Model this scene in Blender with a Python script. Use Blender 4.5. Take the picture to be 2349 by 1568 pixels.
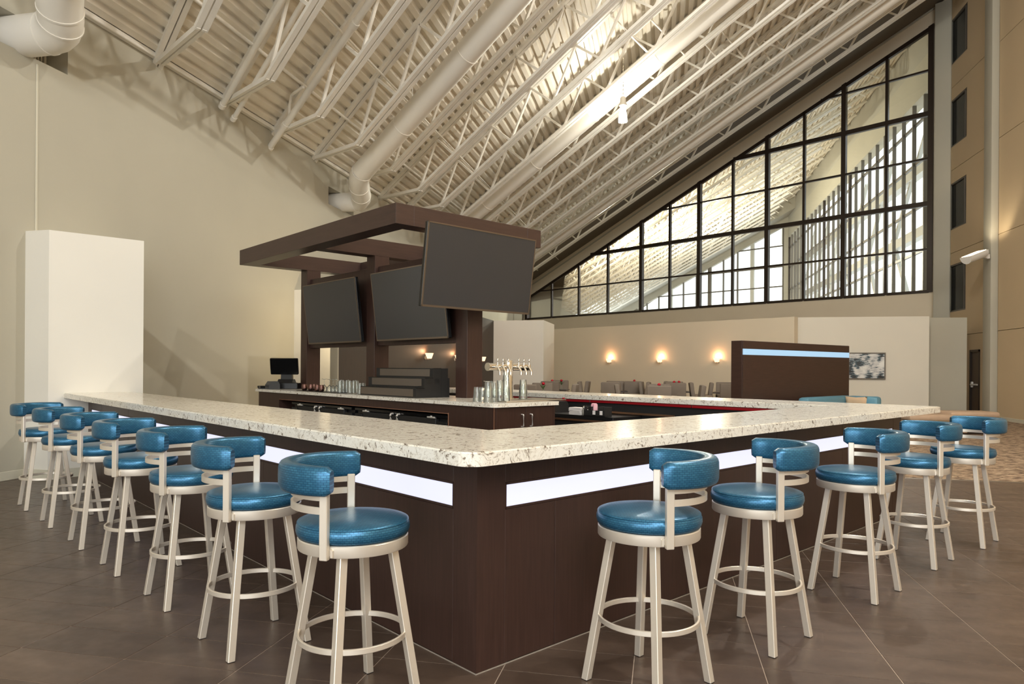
import bpy, bmesh, math, random
from mathutils import Vector, Matrix
random.seed(7)
for o in list(bpy.data.objects): bpy.data.objects.remove(o, do_unlink=True)
SC = bpy.context.scene
COL = SC.collection
R = math.radians
# ---------------------------------------------------------------- camera
F, VH, ROLL, PSI, CAMH = 1598.0, 845.0, 0.0068, R(12.25), 1.44
cam_d = bpy.data.cameras.new('camera'); cam = bpy.data.objects.new('camera', cam_d); COL.objects.link(cam)
cam_d.sensor_fit = 'HORIZONTAL'; cam_d.sensor_width = 36.0; cam_d.lens = F/2349*36
cam_d.shift_y = (VH-784)/2349
cam_d.clip_start = .05; cam_d.clip_end = 400
cam.location = (0, 0, CAMH)
cam.matrix_world = Matrix.Translation((0,0,CAMH)) @ Matrix.Rotation(PSI,4,'Z') @ Matrix.Rotation(R(90),4,'X') @ Matrix.Rotation(ROLL,4,'Z')
SC.camera = cam
# ---------------------------------------------------------------- view, world, daylight
vs = SC.view_settings
vs.view_transform = 'Standard'; vs.look = 'None'; vs.exposure = 0.0; vs.gamma = 1.0; vs.use_curve_mapping = False
SC.cycles.use_denoising = True
SC.cycles.max_bounces = 10; SC.cycles.diffuse_bounces = 5; SC.cycles.transparent_max_bounces = 16
SC.cycles.sample_clamp_indirect = 6.0; SC.cycles.caustics_reflective = False; SC.cycles.caustics_refractive = False
W = bpy.data.worlds.new('World'); SC.world = W; W.use_nodes = True
bg = W.node_tree.nodes['Background']
bg.inputs['Color'].default_value = (.93, .97, 1.0, 1); bg.inputs['Strength'].default_value = 2.2
def area(name, loc, rot, sx, sy, power, color):
    l = bpy.data.lights.new(name, 'AREA'); l.shape = 'RECTANGLE'; l.size = sx; l.size_y = sy; l.energy = power; l.color = color
    o = bpy.data.objects.new(name, l); COL.objects.link(o); o.location = loc; o.rotation_euler = rot; return o
# daylight coming through the glazed wall behind the camera and down from the high rear windows
area('daylight_rear', (-1.5,-8.6,3.6), (R(103),0,0), 11, 5.5, 700, (.97,1,1))
area('daylight_rear_high', (5.5,-8.6,8.5), (R(88),0,R(8)), 7, 4, 1150, (.98,1,.99))
# ---------------------------------------------------------------- frames
C0 = (-0.8509, 3.1655)
DL = (-0.81815, 0.575005); DR = (0.575005, 0.81815)
RB = math.atan2(DR[1], DR[0])
def wb(b, a, z=0.0):           # bar frame (b along its right arm, a along its left arm) -> building frame
    return Vector((C0[0]+a*DL[0]+b*DR[0], C0[1]+a*DL[1]+b*DR[1], z))
def pix(u, v, z=None, plane=None):   # a point of a known plane as surveyed from the photograph
    x = u-1174.5; y = v-VH; c, s = math.cos(ROLL), math.sin(ROLL)
    xp = x*c+y*s; yp = -x*s+y*c; c, s = math.cos(PSI), math.sin(PSI)
    d = Vector((xp/F*c-s, xp/F*s+c, -yp/F)); o = Vector((0,0,CAMH))
    if z is not None: return o+d*((z-CAMH)/d.z)
    p, n = plane; return o+d*((Vector(p)-o).dot(Vector(n))/d.dot(Vector(n)))
def pixb(u, v, b): return pix(u, v, plane=(wb(b,0), (DR[0],DR[1],0)))
def tobar(p): dx, dy = p[0]-C0[0], p[1]-C0[1]; return (dx*DR[0]+dy*DR[1], dx*DL[0]+dy*DL[1])
SX = .475; EAVE = 6.36; XL = -8.0; XR = 9.81
def roofz(x, off=0.0): return EAVE+SX*(x-XL)+off
# ---------------------------------------------------------------- materials
def lin(c): return tuple(((v/255)/12.92 if v/255 <= .04045 else ((v/255+.055)/1.055)**2.4) for v in c)
M = {}
def mat(name, rgb, rough=.5, metal=0.0, spec=.5, var=0.0, scale=6.0, bump=0.0, bscale=40.0, coat=0.0, stretch=None, emis=None, emis_s=0.0):
    m = bpy.data.materials.new(name); m.use_nodes = True; nt = m.node_tree; p = nt.nodes['Principled BSDF']
    c = lin(rgb)
    p.inputs['Base Color'].default_value = (*c,1); p.inputs['Roughness'].default_value = rough; p.inputs['Metallic'].default_value = metal
    p.inputs['Specular IOR Level'].default_value = spec; p.inputs['Coat Weight'].default_value = coat
    if var or bump:
        tc = nt.nodes.new('ShaderNodeTexCoord'); mp = nt.nodes.new('ShaderNodeMapping'); nt.links.new(tc.outputs['Object'], mp.inputs['Vector'])
        if stretch: mp.inputs['Scale'].default_value = stretch
    if var:
        n = nt.nodes.new('ShaderNodeTexNoise'); n.inputs['Scale'].default_value = scale; n.inputs['Detail'].default_value = 6
        nt.links.new(mp.outputs['Vector'], n.inputs['Vector'])
        r = nt.nodes.new('ShaderNodeValToRGB'); r.color_ramp.elements[0].position = .3; r.color_ramp.elements[1].position = .7
        r.color_ramp.elements[0].color = (*[v*(1-var) for v in c],1); r.color_ramp.elements[1].color = (*[min(1,v*(1+var)) for v in c],1)
        nt.links.new(n.outputs['Fac'], r.inputs['Fac']); nt.links.new(r.outputs['Color'], p.inputs['Base Color'])
    if bump:
        n2 = nt.nodes.new('ShaderNodeTexNoise'); n2.inputs['Scale'].default_value = bscale; n2.inputs['Detail'].default_value = 4
        nt.links.new(mp.outputs['Vector'], n2.inputs['Vector'])
        b = nt.nodes.new('ShaderNodeBump'); b.inputs['Strength'].default_value = bump; b.inputs['Distance'].default_value = .01
        nt.links.new(n2.outputs['Fac'], b.inputs['Height']); nt.links.new(b.outputs['Normal'], p.inputs['Normal'])
    if emis: p.inputs['Emission Color'].default_value = (*lin(emis),1); p.inputs['Emission Strength'].default_value = emis_s
    M[name] = m; return m
mat('wall', (182,177,161), .75, var=.03, scale=.7, bump=.05, bscale=60)
mat('wall_white', (230,226,216), .7, var=.02, scale=.8)
mat('wall_alcove', (224,218,204), .7, var=.02, scale=.8)
mat('wall_warm', (222,208,184), .75, var=.03, scale=.6)
mat('wall_tan', (206,184,150), .75, var=.03, scale=.6)
mat('joint_dark', (92,80,64), .9)
mat('baseboard', (205,200,182), .6)
mat('deck', (235,228,214), .65, var=.05, scale=1.2)
mat('soffit', (122,112,98), .8, var=.04, scale=.8)  # dark base colour holds the shade of the unlit strip
mat('steel_white', (240,236,227), .45, var=.04, scale=3)
mat('duct', (234,229,219), .45, var=.02, scale=2)
mat('louver', (188,180,164), .5)
mat('brown', (61,42,36), .38, var=.16, scale=5, stretch=(14,14,.7), spec=.4)
mat('brown_canopy', (64,46,40), .38, var=.14, scale=4, stretch=(.8,.8,9), spec=.4)
mat('brown_edge', (150,108,84), .6)
mat('brown_wall', (60,48,37), .6, var=.16, scale=5, stretch=(12,12,.7))
mat('black', (22,22,23), .4, var=.1)
mat('black_matte', (30,29,29), .6, bump=.1, bscale=300)
mat('step_front', (92,82,72), .28)  # lighter brown gloss of the display's step faces
mat('black_gloss', (16,16,17), .15)
mat('screen', (48,50,55), .28, spec=.7)
mat('bezel', (126,114,102), .3, metal=.8)
mat('mullion', (52,42,35), .35, metal=.3)
mat('stool_metal', (232,222,207), .36, metal=.55, var=.02)
mat('chrome', (225,220,212), .08, metal=1.0)
mat('brushed', (205,196,182), .22, metal=1.0)
mat('tray_steel', (190,180,165), .3, metal=1.0)
mat('copper', (118,88,80), .2, metal=1.0, bump=.6, bscale=90)
mat('grout', (186,168,152), .9)
mat('caulk', (150,140,128), .8, var=.1, scale=20)
mat('taupe', (128,117,106), .8, bump=.15, bscale=400, var=.05)
mat('taupe_light', (146,130,112), .8, bump=.15, bscale=400, var=.05)
mat('dark_table', (48,38,33), .35)
mat('bench_tan', (186,160,136), .8, bump=.2, bscale=300, var=.06)
mat('pillow', (196,168,138), .9, bump=.2, bscale=300, var=.06)
mat('sofa_blue', (92,140,160), .5, var=.03)
mat('teal', (110,170,160), .5)
mat('rose', (190,20,45), .55)
mat('leaf', (70,100,45), .6)
mat('red', (150,8,22), .45)
mat('paper', (238,232,228), .8)
mat('pink', (240,190,200), .7)
mat('brass', (190,150,120), .3, metal=.9)
mat('grey_plastic', (72,74,77), .5)
mat('amber', (235,160,40), .3)
mat('concrete', (176,172,160), .8, var=.05, scale=.5)
mat('door_brown', (92,76,62), .5)
mat('frame_grey', (110,104,96), .4, metal=.4)
mat('flood_white', (232,228,222), .4)
mat('outdoor_steel', (196,196,190), .5)
mat('strip', (130,130,138), .5, emis=(230,232,255), emis_s=1.0)
mat('strip_blue', (90,110,125), .5, emis=(176,214,242), emis_s=.9)
mat('sconce_glass', (255,225,190), .4, emis=(255,208,165), emis_s=1.7)
mat('bulb', (255,245,225), .4, emis=(255,240,215), emis_s=6)
mat('flood_lens', (255,235,200), .4, emis=(255,232,196), emis_s=4)
def glass(name, tint, gl=.9, ior=1.45):
    m = bpy.data.materials.new(name); m.use_nodes = True; nt = m.node_tree
    for n in list(nt.nodes): nt.nodes.remove(n)
    o = nt.nodes.new('ShaderNodeOutputMaterial'); t = nt.nodes.new('ShaderNodeBsdfTransparent'); g = nt.nodes.new('ShaderNodeBsdfGlossy')
    t.inputs['Color'].default_value = (*tint,1); g.inputs['Roughness'].default_value = .02; g.inputs['Color'].default_value = (gl,gl,gl,1)
    f = nt.nodes.new('ShaderNodeFresnel'); f.inputs['IOR'].default_value = ior; mx = nt.nodes.new('ShaderNodeMixShader')
    nt.links.new(f.outputs['Fac'], mx.inputs['Fac']); nt.links.new(t.outputs[0], mx.inputs[1]); nt.links.new(g.outputs[0], mx.inputs[2]); nt.links.new(mx.outputs[0], o.inputs['Surface'])
    M[name] = m; return m
mat('handle_metal', (236,232,226), .3, metal=.6)
glass('pane', (.88,.91,.86)); glass('glassware', (.96,.98,.96), 1.0, 1.5)
_m = M['glassware']; _nt = _m.node_tree; _d = _nt.nodes.new('ShaderNodeBsdfTranslucent'); _d.inputs['Color'].default_value = (.95,.97,.95,1)
_e = _nt.nodes.new('ShaderNodeBsdfDiffuse'); _e.inputs['Color'].default_value = (.95,.97,.95,1); _a = _nt.nodes.new('ShaderNodeAddShader'); _x = _nt.nodes.new('ShaderNodeMixShader'); _x.inputs['Fac'].default_value = .045  # white diffuse share stands in for bright highlights in the glass
_o = [n for n in _nt.nodes if n.type == 'OUTPUT_MATERIAL'][0]; _src = _o.inputs['Surface'].links[0].from_socket
_nt.links.new(_d.outputs[0], _a.inputs[0]); _nt.links.new(_e.outputs[0], _a.inputs[1]); _nt.links.new(_src, _x.inputs[1]); _nt.links.new(_a.outputs[0], _x.inputs[2]); _nt.links.new(_x.outputs[0], _o.inputs['Surface'])
def nodes(name): m = bpy.data.materials.new(name); m.use_nodes = True; M[name] = m; return m, m.node_tree, m.node_tree.nodes['Principled BSDF']
def N(nt, kind, **kw):
    n = nt.nodes.new(kind)
    for k, v in kw.items():
        if k in n.inputs: n.inputs[k].default_value = v
        else: setattr(n, k, v)
    return n
def ramp(nt, fac, stops):
    r = nt.nodes.new('ShaderNodeValToRGB'); e = r.color_ramp.elements
    while len(e) < len(stops): e.new(.5)
    for k, (p, c) in enumerate(stops): e[k].position = p; e[k].color = (*lin(c),1)
    nt.links.new(fac, r.inputs['Fac']); return r.outputs['Color']
# quartz of the worktops: cream ground, swirling grey-brown flecks
m, nt, p = nodes('quartz')
tc = N(nt,'ShaderNodeTexCoord'); n1 = N(nt,'ShaderNodeTexNoise', Scale=9.0, Detail=4.0)
nt.links.new(tc.outputs['Object'], n1.inputs['Vector'])
add = N(nt,'ShaderNodeVectorMath', operation='MULTIPLY_ADD'); nt.links.new(n1.outputs['Color'], add.inputs[0]); add.inputs[1].default_value = (.16,.16,.16); nt.links.new(tc.outputs['Object'], add.inputs[2])
n2 = N(nt,'ShaderNodeTexNoise', Scale=24.0, Detail=3.0, Roughness=.6, Distortion=1.6); nt.links.new(add.outputs[0], n2.inputs['Vector'])
c1 = ramp(nt, n2.outputs['Fac'], [(0.0,(90,78,66)),(.33,(120,106,92)),(.40,(214,206,192)),(.47,(236,231,219)),(.62,(240,236,226)),(.68,(206,198,184)),(.76,(236,231,220))])
n3 = N(nt,'ShaderNodeTexNoise', Scale=60.0, Detail=2.0, Distortion=.8); nt.links.new(add.outputs[0], n3.inputs['Vector'])
c2 = ramp(nt, n3.outputs['Fac'], [(0.0,(70,60,52)),(.30,(120,104,90)),(.36,(255,255,255)),(1.0,(255,255,255))])
mx = N(nt,'ShaderNodeMixRGB', blend_type='MULTIPLY'); mx.inputs[0].default_value = .55; nt.links.new(c1, mx.inputs[1]); nt.links.new(c2, mx.inputs[2])
nt.links.new(mx.outputs[0], p.inputs['Base Color']); p.inputs['Roughness'].default_value = .16
# basket-weave vinyl of the stools
m, nt, p = nodes('vinyl')
tc = N(nt,'ShaderNodeTexCoord'); br = N(nt,'ShaderNodeTexBrick', Scale=1.0)
sep = N(nt,'ShaderNodeSeparateXYZ'); nt.links.new(tc.outputs['Object'], sep.inputs[0])
at = N(nt,'ShaderNodeMath', operation='ARCTAN2'); nt.links.new(sep.outputs['Y'], at.inputs[0]); nt.links.new(sep.outputs['X'], at.inputs[1])
cb = N(nt,'ShaderNodeCombineXYZ'); sc = N(nt,'ShaderNodeMath', operation='MULTIPLY'); sc.inputs[1].default_value = .24; nt.links.new(at.outputs[0], sc.inputs[0])
nt.links.new(sc.outputs[0], cb.inputs['X']); nt.links.new(sep.outputs['Z'], cb.inputs['Y'])
geo = N(nt,'ShaderNodeTexCoord'); sn = N(nt,'ShaderNodeSeparateXYZ'); nt.links.new(geo.outputs['Normal'], sn.inputs[0])
gt = N(nt,'ShaderNodeMath', operation='GREATER_THAN'); gt.inputs[1].default_value = .75; nt.links.new(sn.outputs['Z'], gt.inputs[0])
vm = N(nt,'ShaderNodeMixRGB'); nt.links.new(gt.outputs[0], vm.inputs[0]); nt.links.new(cb.outputs[0], vm.inputs[1]); nt.links.new(tc.outputs['Object'], vm.inputs[2])
nt.links.new(vm.outputs[0], br.inputs['Vector'])
for k, v in dict(Scale=25.0).items(): br.inputs[k].default_value = v
br.inputs['Color1'].default_value = (*lin((44,100,134)),1); br.inputs['Color2'].default_value = (*lin((58,117,149)),1); br.inputs['Mortar'].default_value = (*lin((30,80,112)),1)
br.inputs['Mortar Size'].default_value = .028; br.inputs['Brick Width'].default_value = .44; br.inputs['Row Height'].default_value = .225
nt.links.new(br.outputs['Color'], p.inputs['Base Color']); p.inputs['Roughness'].default_value = .3; p.inputs['Metallic'].default_value = .45
bm_ = N(nt,'ShaderNodeBump', Strength=.35, Distance=.002); bm_.invert = True; nt.links.new(br.outputs['Fac'], bm_.inputs['Height']); nt.links.new(bm_.outputs[0], p.inputs['Normal'])
# floor tile: dark brown, mottled, each tile a little different
m, nt, p = nodes('tile')
tc = N(nt,'ShaderNodeTexCoord'); ge = N(nt,'ShaderNodeNewGeometry'); oi = N(nt,'ShaderNodeObjectInfo')
n1 = N(nt,'ShaderNodeTexNoise', Scale=3.2, Detail=8.0, Roughness=.65); mp = N(nt,'ShaderNodeMapping'); mp.inputs['Scale'].default_value = (.7,1.6,1)
nt.links.new(ge.outputs['Position'], mp.inputs['Vector']); nt.links.new(mp.outputs[0], n1.inputs['Vector'])
c1 = ramp(nt, n1.outputs['Fac'], [(.25,(70,57,49)),(.5,(86,71,61)),(.75,(100,84,73))])
hv = N(nt,'ShaderNodeHueSaturation'); mr = N(nt,'ShaderNodeMapRange'); mr.inputs['To Min'].default_value = .9; mr.inputs['To Max'].default_value = 1.1
nt.links.new(oi.outputs['Random'], mr.inputs['Value']); nt.links.new(mr.outputs[0], hv.inputs['Value']); nt.links.new(c1, hv.inputs['Color'])
nt.links.new(hv.outputs[0], p.inputs['Base Color'])
n2 = N(nt,'ShaderNodeTexNoise', Scale=14.0, Detail=5.0); nt.links.new(ge.outputs['Position'], n2.inputs['Vector'])
mr2 = N(nt,'ShaderNodeMapRange'); mr2.inputs['To Min'].default_value = .24; mr2.inputs['To Max'].default_value = .48; nt.links.new(n2.outputs['Fac'], mr2.inputs['Value']); nt.links.new(mr2.outputs[0], p.inputs['Roughness'])
b_ = N(nt,'ShaderNodeBump', Strength=.08, Distance=.004); nt.links.new(n1.outputs['Fac'], b_.inputs['Height']); nt.links.new(b_.outputs[0], p.inputs['Normal'])
# carpet: streaky brown and tan
m, nt, p = nodes('carpet')
ge = N(nt,'ShaderNodeNewGeometry'); mp = N(nt,'ShaderNodeMapping'); mp.inputs['Scale'].default_value = (3.0,10,1); mp.inputs['Rotation'].default_value = (0,0,.1)
nt.links.new(ge.outputs['Position'], mp.inputs['Vector']); n1 = N(nt,'ShaderNodeTexNoise', Scale=2.0, Detail=5.0, Roughness=.7, Distortion=.4); nt.links.new(mp.outputs[0], n1.inputs['Vector'])
nt.links.new(ramp(nt, n1.outputs['Fac'], [(.40,(70,54,42)),(.47,(104,82,64)),(.52,(164,140,116)),(.62,(190,168,142))]), p.inputs['Base Color']); p.inputs['Roughness'].default_value = .95
b_ = N(nt,'ShaderNodeBump', Strength=.5, Distance=.01); n3 = N(nt,'ShaderNodeTexNoise', Scale=220.0); nt.links.new(ge.outputs['Position'], n3.inputs['Vector']); nt.links.new(n3.outputs['Fac'], b_.inputs['Height']); nt.links.new(b_.outputs[0], p.inputs['Normal'])
# abstract print: streaks of white, black and teal
m, nt, p = nodes('print')
tc = N(nt,'ShaderNodeTexCoord'); mp = N(nt,'ShaderNodeMapping'); mp.inputs['Scale'].default_value = (3.0,1,16); nt.links.new(tc.outputs['Object'], mp.inputs['Vector'])
n1 = N(nt,'ShaderNodeTexNoise', Scale=1.6, Detail=6.0, Roughness=.75); nt.links.new(mp.outputs[0], n1.inputs['Vector'])
n2 = N(nt,'ShaderNodeTexNoise', Scale=3.4, Detail=1.0); nt.links.new(tc.outputs['Object'], n2.inputs['Vector'])
ad = N(nt,'ShaderNodeMath', operation='ADD'); nt.links.new(n1.outputs['Fac'], ad.inputs[0]); nt.links.new(n2.outputs['Fac'], ad.inputs[1])
hf = N(nt,'ShaderNodeMath', operation='MULTIPLY'); hf.inputs[1].default_value = .5; nt.links.new(ad.outputs[0], hf.inputs[0])
nt.links.new(ramp(nt, hf.outputs[0], [(.36,(20,20,22)),(.44,(66,70,74)),(.47,(54,92,108)),(.5,(200,200,200)),(.6,(236,236,232))]), p.inputs['Base Color']); p.inputs['Roughness'].default_value = .3
# ---------------------------------------------------------------- mesh helper
class MB:
    def __init__(s): s.v = []; s.f = []; s.X = None
    def add(s, vs, fs):
        k = len(s.v)
        if s.X is not None: vs = [tuple(s.X @ Vector(v)) for v in vs]
        s.v += [tuple(v) for v in vs]; s.f += [tuple(i+k for i in f) for f in fs]; return s
    def box(s, x0, x1, y0, y1, z0, z1, c=0.0):
        if x0 > x1: x0, x1 = x1, x0
        if y0 > y1: y0, y1 = y1, y0
        if z0 > z1: z0, z1 = z1, z0
        if c <= 0:
            return s.add([(x,y,z) for z in (z0,z1) for y in (y0,y1) for x in (x0,x1)], [(0,2,3,1),(4,5,7,6),(0,1,5,4),(2,6,7,3),(0,4,6,2),(1,3,7,5)])
        b = bmesh.new(); bmesh.ops.create_cube(b, size=1)
        for w in b.verts: w.co = Vector(((x0+x1)/2+w.co.x*(x1-x0), (y0+y1)/2+w.co.y*(y1-y0), (z0+z1)/2+w.co.z*(z1-z0)))
        bmesh.ops.bevel(b, geom=b.edges[:], offset=min(c, .45*min(x1-x0,y1-y0,z1-z0)), segments=2 if c > .012 else 1, profile=.5, affect='EDGES')
        b.verts.index_update(); s.add([tuple(w.co) for w in b.verts], [tuple(w.index for w in f.verts) for f in b.faces]); b.free(); return s
    def prism(s, pts, z0, z1):
        n = len(pts)
        a = sum(pts[i][0]*pts[(i+1)%n][1]-pts[(i+1)%n][0]*pts[i][1] for i in range(n))
        if a < 0: pts = pts[::-1]
        return s.add([(x,y,z0) for x,y in pts]+[(x,y,z1) for x,y in pts], [tuple(range(n-1,-1,-1)), tuple(range(n,2*n))]+[(i,(i+1)%n,n+(i+1)%n,n+i) for i in range(n)])
    def lathe(s, prof, n=20, cx=0.0, cy=0.0):
        vs = []; fs = []
        for r, z in prof: vs += [(cx+r*math.cos(2*math.pi*k/n), cy+r*math.sin(2*math.pi*k/n), z) for k in range(n)]
        for i in range(len(prof)-1): fs += [(i*n+k, i*n+(k+1)%n, (i+1)*n+(k+1)%n, (i+1)*n+k) for k in range(n)]
        if prof[0][0] > 1e-6: fs.append(tuple(range(n-1,-1,-1)))
        if prof[-1][0] > 1e-6: fs.append(tuple(range((len(prof)-1)*n, len(prof)*n)))
        return s.add(vs, fs)
    def shell(s, prof, n=20, cx=0.0, cy=0.0):    # open profile, no caps
        vs = []; fs = []
        for r, z in prof: vs += [(cx+r*math.cos(2*math.pi*k/n), cy+r*math.sin(2*math.pi*k/n), z) for k in range(n)]
        for i in range(len(prof)-1): fs += [(i*n+k, i*n+(k+1)%n, (i+1)*n+(k+1)%n, (i+1)*n+k) for k in range(n)]
        return s.add(vs, fs)
    def sweep(s, pts, sec, closed=False, up=(0,0,1)):   # sec: list of (side, up) offsets
        pts = [Vector(q) for q in pts]; n = len(pts); k = len(sec); vs = []; fs = []
        for i, q in enumerate(pts):
            t = (pts[(i+1)%n]-pts[i-1]) if closed or 0 < i < n-1 else (pts[1]-pts[0] if i == 0 else pts[-1]-pts[-2])
            t.normalize(); u = Vector(up); side = t.cross(u)
            if side.length < 1e-4: u = Vector((1,0,0)); side = t.cross(u)
            side.normalize(); w = side.cross(t)
            vs += [tuple(q+side*a+w*b) for a, b in sec]
        for i in range(n if closed else n-1):
            j = (i+1) % n; fs += [(i*k+m, i*k+(m+1)%k, j*k+(m+1)%k, j*k+m) for m in range(k)]
        if not closed: fs += [tuple(range(k-1,-1,-1)), tuple(range((n-1)*k, n*k))]
        return s.add(vs, fs)
    def tube(s, pts, r, n=10, closed=False): return s.sweep(pts, [(r*math.cos(2*math.pi*k/n), r*math.sin(2*math.pi*k/n)) for k in range(n)], closed)
    def bar(s, p, q, w, h, up=(0,0,1)): return s.sweep([p,q], [(-w/2,-h/2),(w/2,-h/2),(w/2,h/2),(-w/2,h/2)], up=up)
    def build(s, name, m, parent=None, smooth=None, loc=None, rz=0.0):
        me = bpy.data.meshes.new(name); me.from_pydata(s.v, [], s.f); me.materials.append(M[m] if isinstance(m, str) else m)
        bm = bmesh.new(); bm.from_mesh(me); bmesh.ops.recalc_face_normals(bm, faces=bm.faces[:]); bm.to_mesh(me); bm.free()
        if smooth is not None:
            me.shade_smooth(); me.set_sharp_from_angle(angle=R(smooth))
        me.update()
        return link(name, me, parent, loc, rz)
def link(name, me, parent=None, loc=None, rz=0.0):
    o = bpy.data.objects.new(name, me); COL.objects.link(o)
    if parent is not None: o.parent = parent
    if loc is not None: o.location = loc
    if rz: o.rotation_euler = (0,0,rz)
    return o
def tag(o, label=None, cat=None, group=None, kind=None):
    if label: o['label'] = label
    if cat: o['category'] = cat
    if group: o['group'] = group
    if kind: o['kind'] = kind
    return o
def thing(name, label, cat, loc=(0,0,0), rz=0.0, group=None):
    o = bpy.data.objects.new(name, None); COL.objects.link(o); o.location = loc; o.rotation_euler = (0,0,rz); o.empty_display_size = .1
    return tag(o, label, cat, group)
def copy_thing(src, loc=None, rz=None, label=None, group=None):
    kids = {}
    for q in bpy.data.objects: 
        if q.parent: kids.setdefault(q.parent.name, []).append(q)
    def cp(o, par):
        c = o.copy(); COL.objects.link(c)
        if par is not None: c.parent = par
        for ch in kids.get(o.name, []): cp(ch, c)
        return c
    r = cp(src, None)
    if loc is not None: r.location = loc
    if rz is not None: r.rotation_euler = (0,0,rz)
    if label: r['label'] = label
    if group: r['group'] = group
    return r
def structure(o, label=None):
    o['kind'] = 'structure'
    if label: o['label'] = label
    return o
def sempty(name, label, loc=(0,0,0), rz=0.0):
    o = bpy.data.objects.new(name, None); COL.objects.link(o); o.location = loc; o.rotation_euler = (0,0,rz); return structure(o, label)
def barframe(name, label, cat=None, b=0, a=0, z=0, group=None): return thing(name, label, cat, wb(b,a,z), RB, group)
# ================================================================ SETTING
YB, YF = -9.0, 63.0
# floor: tiles in a straight grid, carpet beyond
TX, TY, X0, Y0, YC = .6126, .3037, -.744, 3.2495, 10.31
fl = sempty('floor', 'dark brown tiled floor around the bar')
MB().box(XL-.3, XR+.3, YB, YC, -.10, -.0025).build('grout_bed', 'grout', fl)
tile = MB().box(.0024, TX-.0024, .0024, TY-.0024, -.02, 0, .001).build('floor_tile', 'tile', fl); tm = tile.data; bpy.data.objects.remove(tile)
cells = []
for i in range(-13, 19):
    for j in range(-41, 25):
        x, y = X0+i*TX, Y0+j*TY
        if x+TX < XL or x > XR or y < YB or y+TY > YC+.28: continue
        cx, cy = x+TX/2, y+TY/2
        fw = -cx*math.sin(PSI)+cy*math.cos(PSI); rt = cx*math.cos(PSI)+cy*math.sin(PSI)
        b, a = tobar((cx, cy))
        vis = fw > 1.6 and abs(rt)/fw < .80 and not (b > .3 and a > .3 and b < 5.4 and a < 7.9) and VH+F*CAMH/fw < 1640
        cells.append((not vis, fw, x, y))
cells.sort(); rest = MB()
for k, (nv, fw, x, y) in enumerate(cells):
    y1 = min(TY, YC-y)
    if y1 < .05: continue
    if k < 300 and not nv and y1 > TY-.01: link('floor_tile', tm, fl, (x, y, 0))
    else: rest.box(x+.0024, x+TX-.0024, y+.0024, y+y1-.0024, -.02, 0)
o = rest.build('floor_tile_field', 'tile', fl); o['kind'] = 'stuff'
structure(MB().box(XL-.3, XR+.3, YC, YF, -.1, .004).build('floor_carpet', 'carpet'), 'brown and tan streaked carpet beyond the tiles')
structure(MB().box(XL-.3, XR+.3, YC-.012, YC+.012, -.02, .007).build('trim_1', 'brushed'), 'thin metal strip where tiles meet carpet')
# left wall with duct niches
def wallbox(m, y0, y1, z0, z1): m.box(XL-.6, XL, y0, y1, z0, z1)
NICHE = [(6.45,8.03), (15.63,17.05), (24.4,25.85)]; NZ0, NZ1 = 5.42, 5.85
m = MB(); wallbox(m, YB, YF, -.1, NZ0); y = YB
for a_, b_ in NICHE: wallbox(m, y, a_, NZ0, NZ1); y = b_
wallbox(m, y, YF, NZ0, NZ1); wallbox(m, YB, YF, NZ1, EAVE+.02)
wl = structure(m.build('wall_left', 'wall'), 'tall plain beige wall under the low eave')
MB().box(XL-.001, XL+.012, 7.535, 7.565, 3.1, 5.36, .004).build('control_joint', 'baseboard', wl)
for a_, b_ in NICHE:
    MB().box(XL-.62, XL-.44, a_, b_, NZ0, NZ1).build('niche_back', 'louver', wl)
structure(MB().box(XL, XL+.012, YB, 13.9, 0, .115, .005).build('baseboard_left', 'baseboard'))
structure(MB().box(XL, XL+.10, YB, YF, EAVE-.02, EAVE+.06, .01).build('trim_2', 'steel_white'), 'pale ledger angle along the eave')
# right wall: precast panels with open joints, five small windows
JZ = [0, 2.674, 5.565, 8.456, 11.347, 14.9]
wr = sempty('wall_right', 'tall tan wall of large panels with thin joints')
WY0, WY1, WZ = 25.84, 27.43, [(3.51,5.15), (6.38,8.0), (9.27,10.91), (12.17,13.75)]
DY0, DY1, DZ = 24.72, 25.46, 2.15
MB().box(XR+.14, XR+.2, YB, 24.0, -.1, 15).build('panel_backing', 'joint_dark', wr)
for k in range(5):
    z0, z1 = JZ[k]+.008, JZ[k+1]-.008
    for y0, y1 in ((YB,-1.0), (-1.0,7.0), (7.0,15.0), (15.0,23.52)):
        MB().box(XR, XR+.15, y0+.008, y1-.008, z0, z1).build('wall_panel', 'wall_tan', wr)
    m = MB(); hs = [w for w in WZ if w[0] > z0 and w[1] < z1]
    if k == 0:
        m.box(XR, XR+.15, 23.53, DY0, z0, z1); m.box(XR, XR+.15, DY1, 28.0, z0, z1); m.box(XR, XR+.15, DY0, DY1, DZ, z1)
    elif hs:
        w0, w1 = hs[0]
        m.box(XR, XR+.15, 23.53, WY0, z0, z1); m.box(XR, XR+.15, WY1, 28.0, z0, z1); m.box(XR, XR+.15, WY0, WY1, z0, w0); m.box(XR, XR+.15, WY0, WY1, w1, z1)
    else: m.box(XR, XR+.15, 23.53, 28.0, z0, z1)
    m.build('wall_panel', 'wall_tan', wr)
MB().box(XR-.21, XR, 23.52, 24.05, 0, 14.9, .03).build('pilaster', 'wall', wr, 40)
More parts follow.
